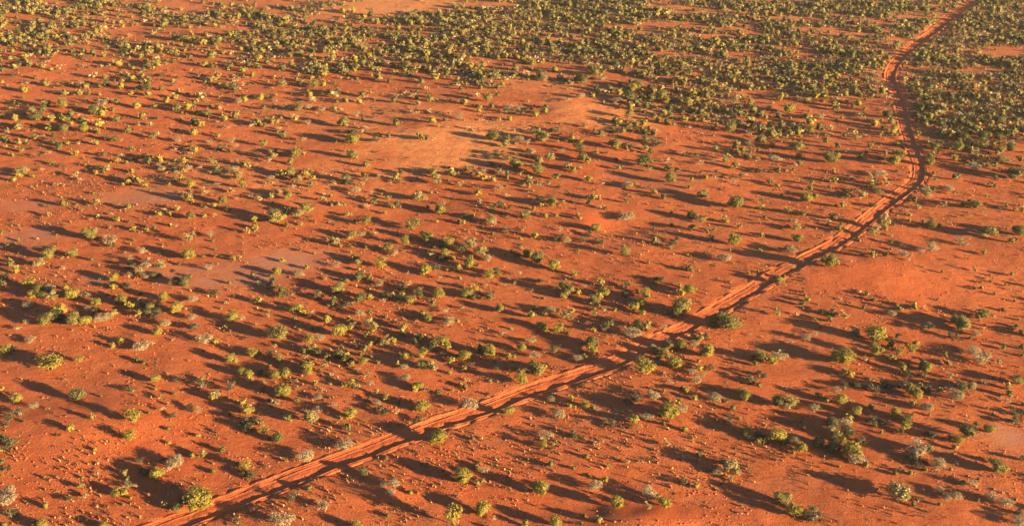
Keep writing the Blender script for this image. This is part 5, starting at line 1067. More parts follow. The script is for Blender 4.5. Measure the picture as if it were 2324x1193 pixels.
# ---------------------------------------------------------------- the rest of the scrub, joined by kind
SMALL = """-26.6,134.7,1.92,1.27,y -5.2,136.5,1.84,1.46,g 63.6,253.4,3.04,2.35,o 56.5,147.0,2.06,1.34,p -31.3,146.0,1.94,1.52,y -18.1,143.5,2.02,1.32,y 3.4,146.9,1.95,1.52,y -38.7,281.8,3.33,2.55,o 4.7,131.4,1.79,1.40,y -123.3,255.2,3.05,2.35,g -85.3,265.3,3.16,2.41,p 22.3,143.0,1.91,1.46,o 13.0,135.9,1.83,1.40,y -63.7,147.9,1.96,1.48,y -123.8,239.3,2.89,2.16,p -81.9,218.2,2.67,2.00,y -92.5,302.8,3.54,2.60,o -65.8,150.1,1.98,1.48,y -10.5,137.2,1.85,1.39,y 64.9,250.9,3.01,2.22,g 76.1,244.2,2.94,2.16,y 30.6,139.6,1.87,1.39,o 59.3,121.5,1.69,1.26,y -15.2,139.9,1.88,1.39,g -58.7,201.8,2.10,2.67,o -71.3,157.0,2.05,1.50,y -35.7,193.1,2.55,1.54,p 79.4,147.3,1.95,1.43,g -10.0,164.1,2.12,1.54,y 0.8,169.1,2.17,1.57,g 15.4,153.8,2.02,1.46,y -31.1,151.9,2.00,1.44,g -33.4,136.3,1.84,1.32,g -65.7,306.6,3.58,2.52,g 45.4,147.9,1.96,1.40,p -50.6,102.2,1.49,1.08,y -62.5,115.0,1.62,1.17,y -1.6,226.8,2.76,1.95,o 56.6,126.7,1.74,1.25,g -51.4,208.4,2.57,1.82,y -79.6,249.8,2.83,2.38,g 29.9,154.6,2.02,1.42,y -44.1,152.3,2.00,1.41,y -54.8,301.3,3.33,2.77,o 12.7,213.6,2.63,1.82,o 20.2,133.7,1.81,1.26,p -61.2,207.2,2.56,1.76,o 64.6,132.5,1.80,1.25,g -39.8,121.8,1.69,1.17,y -17.1,134.4,1.82,1.26,y -83.8,216.7,2.51,2.08,g -31.1,135.4,1.83,1.26,g 60.1,134.1,1.82,1.25,o -22.2,231.4,2.65,2.18,o 50.0,219.8,2.69,1.82,p -118.0,244.9,2.78,2.26,o -23.6,137.0,1.84,1.25,g -13.5,210.1,2.45,1.98,o -49.0,265.8,3.16,2.09,p -36.0,116.9,1.64,1.10,g 11.6,154.7,2.02,1.35,y -106.4,295.1,3.27,2.59,o 48.9,118.4,1.66,1.11,y -107.0,250.4,3.00,1.96,y -15.7,139.0,1.87,1.24,y 61.5,245.8,2.79,2.20,o 52.2,129.5,1.77,1.17,y -52.4,184.7,2.20,1.74,y -34.8,122.0,1.69,1.10,p -23.4,126.2,1.73,1.13,p -75.3,224.2,2.58,2.00,y 92.0,242.6,2.76,2.12,y 98.7,207.1,2.42,1.86,g -80.1,184.7,2.20,1.69,y -22.4,129.5,1.77,1.12,p -118.3,294.8,3.26,2.45,o -6.2,206.5,2.41,1.83,y 42.9,185.5,2.34,1.45,p -21.3,154.0,2.02,1.25,p -132.0,275.5,3.08,2.26,o 51.0,214.3,2.49,1.84,y -29.2,132.0,1.79,1.09,p 65.6,185.9,2.21,1.62,o -86.2,255.6,2.88,2.07,y 65.2,180.7,2.16,1.56,o 68.0,168.5,2.04,1.47,o -7.2,198.7,2.33,1.67,y 69.4,150.1,1.87,1.30,o -88.7,254.4,2.71,2.26,g -67.1,212.8,2.33,1.95,o -88.7,233.8,2.67,1.82,g -79.9,190.8,2.26,1.54,y 71.2,205.8,2.40,1.64,y -113.9,247.5,2.64,2.19,g -29.4,168.0,1.92,1.59,o 61.3,137.9,1.65,1.37,g -68.1,291.3,3.04,2.47,g -40.8,154.2,1.80,1.48,g -22.3,281.0,2.95,2.39,y -26.5,133.1,1.61,1.33,g 97.8,175.9,2.11,1.41,o -67.9,147.9,1.74,1.43,y 15.9,158.0,1.83,1.50,y -45.2,297.0,3.09,2.48,g 97.7,219.6,2.39,1.94,g 50.0,266.5,2.82,2.27,y -56.6,254.5,2.71,2.18,g 40.4,134.0,1.61,1.32,y 118.0,217.6,2.37,1.90,g -25.1,153.4,1.79,1.45,y 23.7,119.3,1.48,1.20,y -91.4,163.3,1.88,1.52,y -52.3,179.4,2.15,1.41,p -24.3,126.7,1.55,1.25,y 17.0,206.5,2.41,1.57,y 45.9,123.9,1.52,1.23,y -63.8,139.1,1.76,1.15,y -0.3,130.9,1.59,1.27,y -109.5,323.3,3.33,2.60,g 60.8,130.9,1.59,1.26,y 29.2,130.9,1.59,1.26,y 46.4,113.1,1.43,1.14,y 27.9,175.7,1.99,1.56,o -44.6,123.2,1.52,1.20,y -117.2,232.8,2.51,1.94,o -43.1,158.7,1.84,1.44,g -59.9,96.4,1.27,1.00,g 16.5,144.5,1.71,1.33,g -99.1,318.1,3.28,2.50,y -35.8,148.3,1.74,1.35,y 32.8,164.2,1.89,1.46,g -6.5,156.3,1.81,1.40,y -97.8,208.5,2.29,1.74,p -4.4,135.4,1.63,1.25,g -105.0,242.0,2.59,1.95,y -40.2,195.2,2.17,1.64,p 1.7,96.5,1.28,0.98,y -19.3,139.0,1.66,1.26,y -93.7,166.0,1.90,1.44,g -71.4,113.4,1.43,1.09,g 41.9,254.8,2.71,2.02,g 17.4,216.4,2.36,1.77,y 10.2,148.2,1.74,1.31,y -110.1,244.9,2.62,1.94,g -135.8,269.7,2.84,2.10,y 22.3,147.8,1.74,1.30,y -36.7,150.1,1.76,1.31,y 17.5,196.7,2.18,1.61,o 14.6,230.7,2.49,1.83,y 47.0,253.1,2.69,1.97,g -46.6,189.2,2.11,1.55,g -54.1,262.1,2.77,2.01,p -44.6,100.1,1.31,0.97,y 106.4,233.8,2.51,1.83,g -62.1,191.4,2.13,1.55,y -79.3,237.3,2.55,1.83,y -15.2,169.8,1.93,1.40,p 25.6,266.9,2.82,2.00,p -4.2,206.1,2.26,1.62,y -16.2,162.1,1.87,1.34,y -114.7,275.3,2.89,2.03,g -23.0,142.5,1.69,1.21,y -29.4,134.5,1.62,1.15,g -91.8,212.5,2.32,1.64,p -91.8,159.0,1.84,1.30,g -20.3,243.0,2.60,1.82,y -100.1,256.7,2.72,1.90,y 26.2,125.1,1.53,1.08,y 24.6,122.2,1.51,1.06,y 68.5,132.6,1.60,1.12,o 27.1,269.9,2.84,1.95,g -14.5,125.4,1.53,1.07,y -66.0,243.0,2.60,1.78,p -1.1,230.1,2.48,1.70,g -124.9,232.4,2.50,1.71,g -80.3,202.8,2.23,1.53,y 29.3,267.1,2.82,1.91,y -32.9,203.7,2.24,1.53,p 86.3,258.2,2.57,2.16,o 94.4,236.3,2.54,1.73,o -9.6,133.5,1.61,1.11,y -15.2,148.1,1.74,1.19,y -68.7,264.2,2.79,1.88,y -119.8,273.0,2.87,1.93,o 9.0,153.6,1.79,1.22,y -26.0,207.5,2.27,1.54,o 29.9,149.0,1.75,1.19,y 63.9,131.4,1.59,1.08,g 36.2,181.9,2.04,1.38,g -56.4,247.7,2.64,1.77,p -25.2,132.3,1.60,1.08,y -121.2,282.8,2.96,1.97,p -31.9,122.5,1.51,1.02,g 76.5,249.0,2.65,1.77,g 28.9,108.4,1.38,0.94,g 64.3,125.1,1.53,1.03,y -110.6,208.8,2.29,1.52,y 57.2,189.3,2.11,1.41,o 19.9,154.4,1.80,1.20,g 27.4,243.1,2.60,1.72,y -79.5,243.1,2.60,1.71,y 61.7,126.3,1.54,1.03,y 31.2,211.7,2.31,1.52,p 103.0,218.1,2.22,1.81,y 65.6,138.3,1.55,1.27,y 36.0,217.4,2.36,1.54,p 4.5,178.0,1.88,1.53,y -29.2,242.0,2.43,1.95,g -22.2,261.1,2.59,2.07,o 95.9,238.9,2.40,1.85,y -3.9,191.1,2.13,1.32,p 1.0,290.7,2.84,2.15,g -95.9,237.4,2.39,1.77,g -12.8,258.6,2.57,1.88,o -19.1,285.5,2.80,1.99,g -71.9,249.0,2.48,1.73,o -44.4,206.9,2.13,1.47,y -119.4,229.2,2.16,1.82,o -72.5,187.5,1.96,1.32,y 56.3,253.1,2.35,1.97,g -64.7,243.7,2.28,1.89,o -95.7,247.9,2.31,1.91,o -109.7,272.8,2.51,2.05,y 60.0,211.2,2.02,1.66,g -103.0,222.0,2.11,1.71,y 108.1,219.2,2.08,1.69,o -25.3,210.9,2.02,1.63,g -91.9,294.2,2.68,2.14,y 18.2,241.0,2.41,1.51,p -84.9,204.9,1.97,1.57,y -11.3,168.0,1.68,1.33,y -18.1,141.8,1.47,1.17,o -81.4,244.7,2.29,1.79,g -100.5,228.6,2.16,1.68,y 14.1,211.9,2.03,1.58,o 50.4,151.3,1.55,1.21,g -32.7,132.0,1.39,1.08,g -116.0,239.1,2.24,1.71,y -26.0,160.3,1.62,1.23,g -7.9,167.6,1.68,1.27,y 27.1,123.2,1.33,1.01,y 74.8,181.4,1.78,1.35,y 95.9,179.4,1.77,1.34,y -39.1,129.9,1.38,1.04,g -97.1,231.4,2.18,1.62,g -110.7,206.3,1.98,1.48,y -48.4,139.1,1.45,1.09,y 24.9,188.3,1.84,1.37,p -72.8,262.5,2.43,1.77,y 104.8,248.2,2.31,1.68,g -23.9,141.2,1.47,1.08,y 66.7,149.5,1.53,1.12,o 51.7,152.5,1.56,1.13,y -6.8,194.4,1.89,1.37,p -41.1,266.3,2.46,1.76,g 5.7,147.6,1.52,1.10,o -14.6,134.6,1.41,1.02,y 26.3,148.2,1.52,1.09,y 13.6,186.5,1.82,1.30,o -79.8,156.9,1.59,1.13,y -119.5,267.3,2.46,1.73,o -20.8,231.5,2.18,1.53,g -55.9,267.4,2.46,1.71,y 12.7,289.1,2.64,1.81,y 6.1,192.8,1.87,1.30,y 55.3,225.2,2.13,1.47,o 73.8,265.5,2.45,1.68,y -104.3,271.3,2.49,1.71,g -77.0,125.5,1.34,0.93,y -100.0,266.5,2.46,1.67,o 64.9,196.8,1.90,1.30,o 85.3,192.2,1.87,1.28,p -92.1,264.6,2.44,1.65,o -99.7,232.3,2.19,1.48,g 6.1,249.7,2.32,1.57,y -77.6,302.9,2.74,1.84,y -0.8,218.9,2.08,1.40,o 103.3,228.2,2.15,1.45,g -51.7,181.6,1.78,1.20,y -27.5,145.9,1.50,1.01,y 93.1,259.0,2.40,1.59,y -109.3,280.6,2.57,1.69,y -115.0,245.1,2.29,1.51,y 43.2,207.1,1.99,1.31,y -25.4,126.7,1.35,0.89,y 11.6,162.0,1.63,1.07,y -74.2,211.0,2.02,1.31,p -24.7,137.6,1.44,0.93,y 44.8,246.6,2.13,1.63,y 33.5,242.9,2.11,1.60,y -75.7,180.8,1.65,1.19,y -70.3,187.7,1.70,1.13,y -26.5,196.7,1.63,1.38,o 70.7,169.0,1.44,1.21,g -116.6,224.4,1.82,1.52,o -123.1,230.7,1.86,1.55,g -59.0,190.2,1.59,1.32,g 37.4,211.5,1.73,1.42,g 32.5,197.0,1.63,1.34,g 39.4,186.2,1.56,1.28,y -123.5,267.4,2.11,1.72,o 75.4,222.3,1.81,1.47,g -0.5,134.9,1.21,1.00,y -32.0,260.8,2.07,1.67,g -5.3,255.8,2.03,1.64,g 13.6,142.3,1.26,1.03,y -10.1,276.8,2.18,1.75,g 41.5,271.3,2.14,1.71,y -30.3,233.4,1.88,1.51,g -53.5,276.3,2.17,1.73,y 34.5,113.1,1.07,0.86,y 11.6,134.3,1.21,0.98,y 46.8,122.8,1.13,0.92,y 49.2,178.1,1.51,1.21,o 90.2,170.9,1.46,1.16,y -94.5,167.7,1.44,1.15,o -40.9,136.2,1.22,0.98,y -73.5,206.7,1.70,1.35,y -105.5,321.8,2.48,1.94,y -160.7,322.5,2.49,1.94,g 3.9,223.8,1.82,1.42,y -74.2,247.6,1.98,1.54,y 32.1,216.9,1.77,1.38,o 66.8,237.0,1.90,1.48,y -27.0,143.4,1.27,1.00,y 26.4,245.1,1.96,1.52,g -58.9,311.5,2.41,1.86,y 100.1,234.3,1.89,1.46,y -27.9,151.5,1.33,1.03,g -77.9,255.4,2.03,1.56,o 19.9,222.4,1.81,1.39,o -81.7,251.1,2.00,1.53,y -96.2,221.1,1.80,1.37,g 45.6,182.1,1.53,1.17,y -0.6,246.0,1.96,1.49,y 8.7,252.4,2.01,1.52,y 65.0,201.6,1.66,1.27,o -79.5,289.2,2.26,1.70,y -74.7,205.9,1.69,1.29,g 48.1,108.0,1.03,0.79,y 24.5,213.3,1.74,1.31,o 16.6,229.0,1.85,1.39,y -45.0,261.4,2.07,1.55,o -111.4,229.8,1.86,1.39,g -105.3,253.7,2.02,1.50,g -31.5,184.2,1.55,1.15,g 70.2,230.5,1.86,1.38,g 14.0,147.4,1.30,0.97,p 52.9,121.3,1.12,0.84,y 90.6,223.2,1.81,1.34,y -104.9,280.7,2.20,1.61,g 106.2,190.1,1.59,1.17,y -89.0,170.1,1.45,1.07,y -92.5,211.0,1.73,1.27,g 0.3,131.2,1.19,0.88,y -36.6,220.1,1.79,1.31,y 22.0,235.5,1.89,1.38,g -41.3,261.0,2.07,1.50,y -44.0,110.1,1.05,0.77,y -78.2,217.7,1.77,1.28,y 25.0,202.6,1.67,1.21,g -113.7,245.2,1.96,1.41,g -18.8,123.2,1.13,0.83,y 51.3,208.1,1.71,1.23,g 14.1,149.2,1.31,0.94,y -75.7,292.7,2.28,1.62,g -95.3,256.5,2.04,1.45,o 61.4,111.6,1.06,0.76,y 118.0,241.2,1.93,1.37,y -45.6,158.1,1.37,0.97,y -86.3,211.7,1.73,1.22,y -9.2,145.6,1.29,0.91,y 13.9,151.2,1.32,0.94,y 27.1,204.1,1.68,1.17,y 6.8,141.0,1.25,0.88,y -52.4,167.9,1.44,1.00,y 79.5,137.5,1.23,0.86,y -17.6,141.4,1.26,0.88,p -105.0,266.8,2.10,1.45,y -29.9,159.5,1.38,0.96,y 97.0,194.7,1.62,1.12,g -38.0,164.2,1.41,0.98,y -69.4,108.5,1.04,0.72,g 24.2,103.5,1.00,0.70,y -4.6,215.7,1.76,1.21,g -91.9,242.8,1.94,1.33,p 9.1,187.5,1.57,1.08,o -52.7,208.5,1.71,1.17,y 86.4,183.3,1.54,1.06,o -109.0,227.7,1.84,1.26,g -47.3,161.2,1.39,0.95,g -66.5,296.3,2.30,1.56,o 82.6,137.7,1.23,0.84,g 38.5,134.7,1.21,0.83,g 22.4,155.5,1.35,0.92,g -9.9,184.1,1.55,1.05,y 32.1,225.9,1.83,1.22,y -79.3,236.1,1.90,1.27,y 43.7,184.9,1.55,1.04,y -17.6,208.6,1.71,1.14,y 84.8,144.5,1.28,0.85,g -72.7,234.9,1.89,1.25,y -34.0,188.1,1.57,1.04,y 63.1,238.9,1.92,1.26,y 26.2,227.8,1.84,1.21,y -67.7,194.2,1.61,1.06,y 58.3,203.0,1.67,1.10,y 5.7,142.4,1.26,0.83,y -34.2,287.4,2.24,1.46,y -7.4,131.3,1.19,0.78,y 0.4,158.8,1.37,0.89,p -14.5,172.6,1.47,0.91,p 8.5,121.3,1.03,0.68,y 38.9,180.7,1.27,1.06,g -70.4,197.6,1.36,1.12,g 22.1,264.0,1.74,1.41,y -19.4,155.1,1.12,0.92,y -17.0,244.5,1.63,1.32,g -32.4,143.5,1.06,0.85,y -0.5,191.4,1.33,1.07,g -94.1,210.5,1.44,1.15,y -47.6,299.9,1.94,1.52,y -63.0,187.0,1.30,1.03,y -1.5,202.4,1.39,1.09,g -85.5,203.6,1.40,1.09,y 60.6,133.8,1.00,0.79,y -107.4,228.5,1.54,1.19,y -107.4,208.6,1.43,1.10,y -23.0,138.4,1.03,0.79,y -75.7,285.3,1.86,1.40,y -35.3,174.4,1.23,0.94,g 65.9,248.9,1.65,1.23,y 75.6,121.9,0.94,0.70,g 49.5,160.9,1.16,0.85,g -60.3,245.5,1.63,1.20,y -8.7,252.4,1.67,1.22,y 4.6,190.9,1.33,0.96,y -72.7,180.4,1.27,0.91,y 24.3,218.7,1.48,1.06,g 27.6,237.1,1.58,1.13,y -26.4,189.3,1.32,0.93,y -43.0,167.0,1.19,0.84,y 56.6,185.0,1.29,0.89,g -24.9,192.1,1.33,0.91,y 67.1,239.1,1.60,1.08,y 19.5,191.6,1.33,0.88,g 94.8,234.8,1.57,1.04,y -57.7,111.1,0.88,0.58,y -112.5,291.1,1.89,1.23,y -145.1,277.3,1.45,1.14,y 0.3,134.9,0.81,0.64,y -51.9,185.7,1.04,0.81,y -131.8,247.5,1.31,1.01,y -56.3,224.8,1.21,0.92,g -51.1,181.6,1.02,0.73,y -160.3,323.9,1.66,1.17,y 17.7,149.2,0.87,0.61,y 70.3,260.5,1.37,0.92,y 25.5,143.4,1.70,1.00,s 50.3,122.8,1.51,0.89,s -2.5,210.3,2.30,1.32,s -16.9,275.5,2.89,1.64,d -18.6,158.4,1.83,1.06,s 3.2,287.0,2.99,1.70,s -32.8,134.6,1.62,0.93,s 1.2,162.2,1.86,1.07,s -102.0,283.8,2.96,1.68,d 73.6,122.6,1.51,0.87,s -51.1,232.4,2.50,1.42,s 47.3,207.8,2.27,1.29,d -49.6,103.7,1.34,0.77,s -62.2,291.5,3.03,1.70,s -70.1,161.6,1.86,1.05,s 6.1,204.0,2.24,1.26,s 91.6,233.6,2.51,1.41,d -24.0,130.9,1.58,0.89,s -29.0,263.8,2.78,1.55,d 45.2,207.2,2.27,1.27,s -3.6,183.2,2.05,1.15,s 25.2,134.7,1.62,0.90,s -19.6,145.2,1.71,0.95,d 13.2,213.6,2.33,1.28,d -15.0,274.6,2.88,1.57,s -56.6,217.7,2.36,1.30,s -111.6,220.1,2.39,1.31,d 79.8,224.0,2.42,1.32,s 12.1,125.8,1.54,0.85,d -1.6,141.7,1.68,0.92,s -115.5,259.2,2.74,1.49,d -2.8,132.8,1.60,0.88,d -65.9,198.7,2.19,1.19,s -43.5,133.1,1.60,0.88,s 74.2,199.3,2.20,1.19,s -70.9,226.2,2.44,1.31,d -16.0,134.0,1.61,0.87,d -55.6,106.2,1.36,0.74,s -17.0,119.9,1.48,0.80,s -67.2,170.6,1.94,1.04,d 6.4,118.5,1.47,0.80,d 34.5,228.4,2.46,1.31,d -14.5,194.1,2.15,1.15,s 13.4,134.7,1.62,0.87,d -1.2,133.7,1.61,0.86,d -11.6,148.9,1.74,0.93,s -12.9,125.3,1.53,0.82,s 16.8,116.4,1.45,0.78,d 26.4,106.9,1.37,0.73,d 2.5,168.8,1.92,1.02,s 33.6,113.9,1.43,0.76,s 18.3,191.9,2.13,1.12,s 90.8,249.5,2.65,1.38,s 10.9,126.4,1.54,0.81,d 50.2,141.7,1.68,0.88,s 15.6,148.9,1.74,0.91,s -45.2,152.7,1.78,0.92,s -21.6,122.9,1.51,0.78,d 48.9,207.3,2.27,1.17,d 76.6,132.8,1.60,0.82,s -130.7,301.0,3.12,1.57,d -95.9,206.7,2.26,1.15,s 43.8,216.4,2.35,1.19,s -18.8,250.4,2.66,1.34,d -141.6,313.2,3.23,1.62,d 21.7,152.7,1.78,0.91,s -22.5,152.7,1.78,0.90,s -68.7,167.9,1.91,0.97,s -34.3,295.2,3.06,1.53,d 94.0,181.3,2.03,1.02,d 59.9,130.3,1.58,0.80,d -33.7,251.3,2.67,1.33,d -26.3,121.5,1.50,0.76,s -6.4,132.5,1.60,0.80,s -29.9,131.0,1.58,0.79,d -32.6,234.6,2.51,1.24,d -61.3,152.0,1.77,0.88,d -8.8,173.5,1.96,0.96,d -30.3,252.3,2.67,1.29,d -41.8,185.5,2.07,1.00,d 57.9,181.3,2.03,0.97,d -36.2,248.0,2.64,1.25,d 36.9,98.9,1.29,0.61,d -102.6,265.1,2.79,1.28,d -104.0,215.2,2.34,1.07,d -75.9,306.1,3.16,1.42,d -77.4,270.0,2.83,1.28,d 29.6,202.2,2.22,1.01,d 6.8,131.6,1.59,0.72,d 112.8,222.1,2.40,1.08,d -43.9,140.8,1.67,0.75,d -138.2,276.9,2.72,1.35,s -39.3,204.4,1.96,1.23,s -82.5,143.1,1.48,0.92,s -64.0,217.4,2.07,1.28,s 72.1,127.3,1.36,0.84,s 48.6,148.1,1.52,0.94,s 28.5,175.3,1.73,1.07,s -26.0,138.6,1.45,0.86,s 49.2,204.8,1.97,1.17,s 79.7,199.3,1.92,1.14,s -34.4,148.9,1.53,0.90,s -37.5,236.9,2.22,1.27,s -60.5,256.7,2.37,1.34,s -25.2,251.0,2.33,1.30,s -11.0,135.7,1.42,0.80,s 50.7,129.4,1.37,0.77,d -3.0,235.4,2.21,1.22,s -74.5,160.2,1.61,0.90,s -75.8,222.8,2.11,1.15,s -57.3,276.9,2.53,1.37,d -18.2,259.5,2.40,1.29,d -83.2,164.5,1.65,0.90,s -33.9,127.4,1.36,0.74,d -67.5,182.4,1.79,0.97,s -52.8,204.3,1.96,1.06,s -91.8,247.2,2.30,1.23,d -149.6,314.7,2.83,1.50,d 60.6,137.0,1.43,0.77,d 36.1,238.6,2.23,1.18,s -30.5,192.3,1.87,0.99,s 31.1,125.5,1.34,0.72,s -1.2,197.7,1.91,1.01,s 86.1,206.2,1.98,1.03,d 40.6,224.3,2.12,1.10,s -109.8,222.5,2.10,1.09,s 45.9,201.3,1.94,1.00,d -42.5,210.3,2.01,1.03,s -83.7,232.4,2.18,1.12,d -45.7,127.4,1.36,0.70,d 68.4,149.8,1.53,0.79,d -54.8,233.6,2.19,1.11,d -5.4,215.9,2.05,1.04,s 22.6,187.7,1.83,0.92,d -31.7,266.2,2.45,1.21,s 33.7,217.3,2.06,1.02,d 16.9,142.5,1.47,0.73,s -114.0,232.9,2.19,1.06,d -51.1,198.4,1.91,0.92,d -56.1,132.3,1.39,0.67,d 81.3,210.1,2.01,0.91,d 36.8,233.4,2.19,0.98,d -66.5,227.8,1.84,1.15,s -1.4,158.0,1.37,0.85,s -61.2,210.0,1.72,1.06,s 19.8,204.3,1.68,1.04,s -61.0,187.4,1.57,0.97,s -31.7,156.0,1.35,0.83,s -58.7,240.2,1.92,1.17,s -17.7,178.4,1.51,0.92,s 75.9,207.4,1.70,1.03,s 104.0,214.6,1.75,1.05,s 65.2,214.9,1.75,1.05,s -36.8,239.8,1.92,1.15,s -95.5,231.3,1.86,1.11,s -74.7,154.4,1.34,0.81,s 5.3,136.4,1.22,0.73,s -109.2,244.7,1.95,1.16,s -29.8,208.7,1.71,1.01,s 30.2,227.9,1.84,1.09,s -28.8,125.4,1.15,0.68,s -9.4,177.4,1.50,0.88,s 86.9,228.7,1.84,1.08,s -0.6,160.3,1.38,0.80,s -19.2,231.3,1.86,1.07,s -32.9,127.9,1.17,0.68,s -38.4,137.8,1.23,0.71,s 7.6,280.2,2.19,1.25,d -82.4,187.7,1.57,0.90,s -95.3,222.2,1.80,1.02,d 45.4,139.1,1.24,0.71,s -20.1,261.5,2.07,1.17,s 52.5,225.8,1.83,1.03,d -68.2,210.7,1.72,0.97,s -105.1,214.7,1.75,0.98,d 18.5,281.3,2.20,1.22,d 64.0,184.8,1.55,0.86,s -55.8,197.2,1.63,0.91,s 1.9,103.0,1.00,0.56,s -80.7,225.1,1.82,1.01,s -72.1,189.9,1.58,0.88,s 57.4,211.7,1.73,0.95,d 9.6,181.0,1.52,0.84,s 52.0,164.2,1.41,0.78,s -84.1,150.2,1.32,0.72,d 13.1,157.7,1.37,0.75,s -27.8,129.8,1.18,0.64,s 68.7,206.3,1.69,0.92,d 85.6,234.1,1.88,1.02,s 4.2,220.9,1.79,0.97,s 12.5,258.4,2.04,1.09,d 43.9,190.5,1.59,0.85,d 21.6,166.6,1.43,0.76,d -36.7,193.3,1.61,0.85,d -58.4,138.5,1.24,0.66,s -121.1,267.3,2.10,1.11,d 52.4,230.7,1.86,0.98,d 22.5,235.7,1.89,1.00,s -34.4,113.5,1.07,0.57,d -108.7,209.5,1.71,0.90,d 104.7,234.1,1.88,0.98,d -71.4,213.4,1.74,0.91,s 75.7,173.7,1.47,0.77,s 18.7,143.6,1.27,0.66,s -27.0,179.3,1.51,0.78,s -62.4,223.8,1.81,0.93,d -77.6,224.5,1.82,0.93,d -64.9,203.9,1.68,0.86,s -23.5,192.5,1.60,0.82,s -40.7,265.5,2.09,1.06,s 8.6,96.5,0.95,0.49,d -37.5,261.7,2.07,1.05,d -4.8,158.3,1.37,0.70,s 77.6,129.0,1.17,0.60,d -37.7,140.5,1.25,0.64,s -74.8,277.4,2.17,1.09,d -49.8,283.1,2.21,1.11,s 44.9,241.7,1.93,0.96,s -82.9,262.7,2.07,1.03,s 23.1,169.5,1.44,0.72,d 60.1,235.0,1.89,0.93,s -126.4,248.4,1.98,0.97,d 63.1,218.9,1.78,0.88,s -86.5,227.5,1.84,0.88,d 85.9,169.1,1.44,0.69,d 10.9,274.4,2.15,1.02,d -66.8,275.4,2.16,1.01,d 5.5,111.6,1.06,0.49,d 31.7,165.0,1.41,0.64,d -16.2,260.9,2.06,0.93,d 49.2,175.1,1.24,0.76,s -58.6,195.9,1.35,0.84,s 50.7,213.5,1.45,0.88,s -13.7,177.0,1.25,0.76,s -38.2,161.9,1.16,0.69,s -60.2,223.1,1.50,0.88,s 21.9,245.9,1.63,0.94,s 16.1,233.1,1.56,0.90,s 21.3,172.3,1.22,0.69,s -31.1,191.7,1.33,0.74,d -30.5,199.8,1.37,0.76,s 23.6,129.3,0.98,0.54,s -38.9,155.0,1.12,0.61,s 51.5,189.5,1.32,0.71,s -14.0,205.9,1.41,0.75,d 3.6,156.4,1.13,0.59,s -33.2,188.2,1.31,0.68,s -30.7,154.8,1.12,0.58,s 1.0,221.8,1.50,0.77,s 0.5,196.3,1.35,0.69,s 1.2,228.3,1.53,0.78,s -110.1,296.7,1.92,0.96,s 65.4,153.2,1.11,0.56,d 39.7,157.2,1.13,0.57,d 49.1,158.2,1.14,0.57,s 14.3,211.0,1.44,0.71,s -13.3,193.5,1.34,0.64,d 24.7,199.3,1.37,0.64,d 31.2,107.6,0.86,0.38,d 1.7,172.9,0.98,0.60,s -39.2,194.7,1.08,0.63,s -0.7,187.8,1.04,0.60,s -43.3,151.9,0.88,0.46,s -54.5,197.6,1.09,0.57,s -20.6,171.6,0.97,0.49,s -82.9,191.7,1.06,0.53,s 21.4,102.2,0.66,0.33,d"""
spots = []
for tok in SMALL.split():
    x, y, w, h, kind = tok.split(',')
    spots.append((float(x), float(y), float(w), float(h), kind))

def inside(px, py, poly):
    res = np.zeros(px.shape, bool); n = len(poly)
    for i in range(n):
        x1, y1 = poly[i]; x2, y2 = poly[(i + 1) % n]
        c = ((y1 > py) != (y2 > py)) & (px < (x2 - x1) * (py - y1) / (y2 - y1 + 1e-12) + x1)
        res ^= c
    return res
r = np.random.default_rng(21)
step = 1.7
gx, gy = np.meshgrid(np.arange(-330, 380, step), np.arange(95, 720, step))
gx = (gx + r.uniform(-.9, .9, gx.shape)).reshape(-1); gy = (gy + r.uniform(-.9, .9, gy.shape)).reshape(-1)
jx = gx + 12 * (vnoise(gx / 5, gy / 5, 35) - 0.5) + 38 * (vnoise(gx / 14, gy / 14, 31) - 0.5); jy = gy + 26 * (vnoise(gx / 5, gy / 5, 36) - 0.5) + 60 * (vnoise(gx / 14, gy / 14, 32) - 0.5)
dens = np.zeros(gx.shape)
for dn, poly in DENSE:
    dens = np.where(inside(jx, jy, poly), dn, dens)
clump = vnoise(gx / 9, gy / 6, 33) * 0.6 + vnoise(gx / 30, gy / 14, 34) * 0.4
dens = dens * np.clip((clump - 0.20) * 4.5, 0.18, 1.4)
dens *= 1 - 0.97 * np.clip(blob_mask(gx, gy, 'bare') * 1.3, 0, 1)
dens *= 1 - 0.85 * np.clip(blob_mask(gx, gy, 'clay'), 0, 1)
keep = (r.random(len(gx)) < dens * step * step) & (track_dist(gx, gy) > 2.7) & (gy < 455) & (np.abs(gx) < 0.53 * gy + 45)
occ = {}
for x, y, w, h, k in spots: occ.setdefault((int(x // 4), int(y // 4)), []).append((x, y, w))
for line in SHRUBS.strip().split('\n'):
    q = line.split('|')[0].split(','); occ.setdefault((int(float(q[0]) // 4), int(float(q[1]) // 4)), []).append((float(q[0]), float(q[1]), float(q[2])))
for i in np.nonzero(keep)[0]:
    x, y = gx[i], gy[i]
    w = (0.85 if dens[i] > 0.12 and gy[i] > 190 else 0.5) + 1.8 * r.random() ** 1.7
    if y < 190 and abs(x) < 0.53 * y + 8: w = min(w, 0.5 + 0.9 * r.random()) if dens[i] < 0.08 else w * 0.8
    cx, cy = int(x // 4), int(y // 4)
    if any((x - a) ** 2 + (y - b) ** 2 < (0.36 * (w + c)) ** 2 for i2 in (-1, 0, 1) for j2 in (-1, 0, 1) for a, b, c in occ.get((cx + i2, cy + j2), ())):
        continue
    u = r.random()
    k = 'g' if u < .24 else 'o' if u < .47 else 'y' if u < .51 else 'p' if u < .66 else 's' if u < .83 else 'd'
    h = w * {'y': .8, 'o': .85, 'g': .85, 'p': .75, 's': .6, 'd': .5}[k] * r.uniform(.75, 1.15)
    spots.append((x, y, w, h, k))

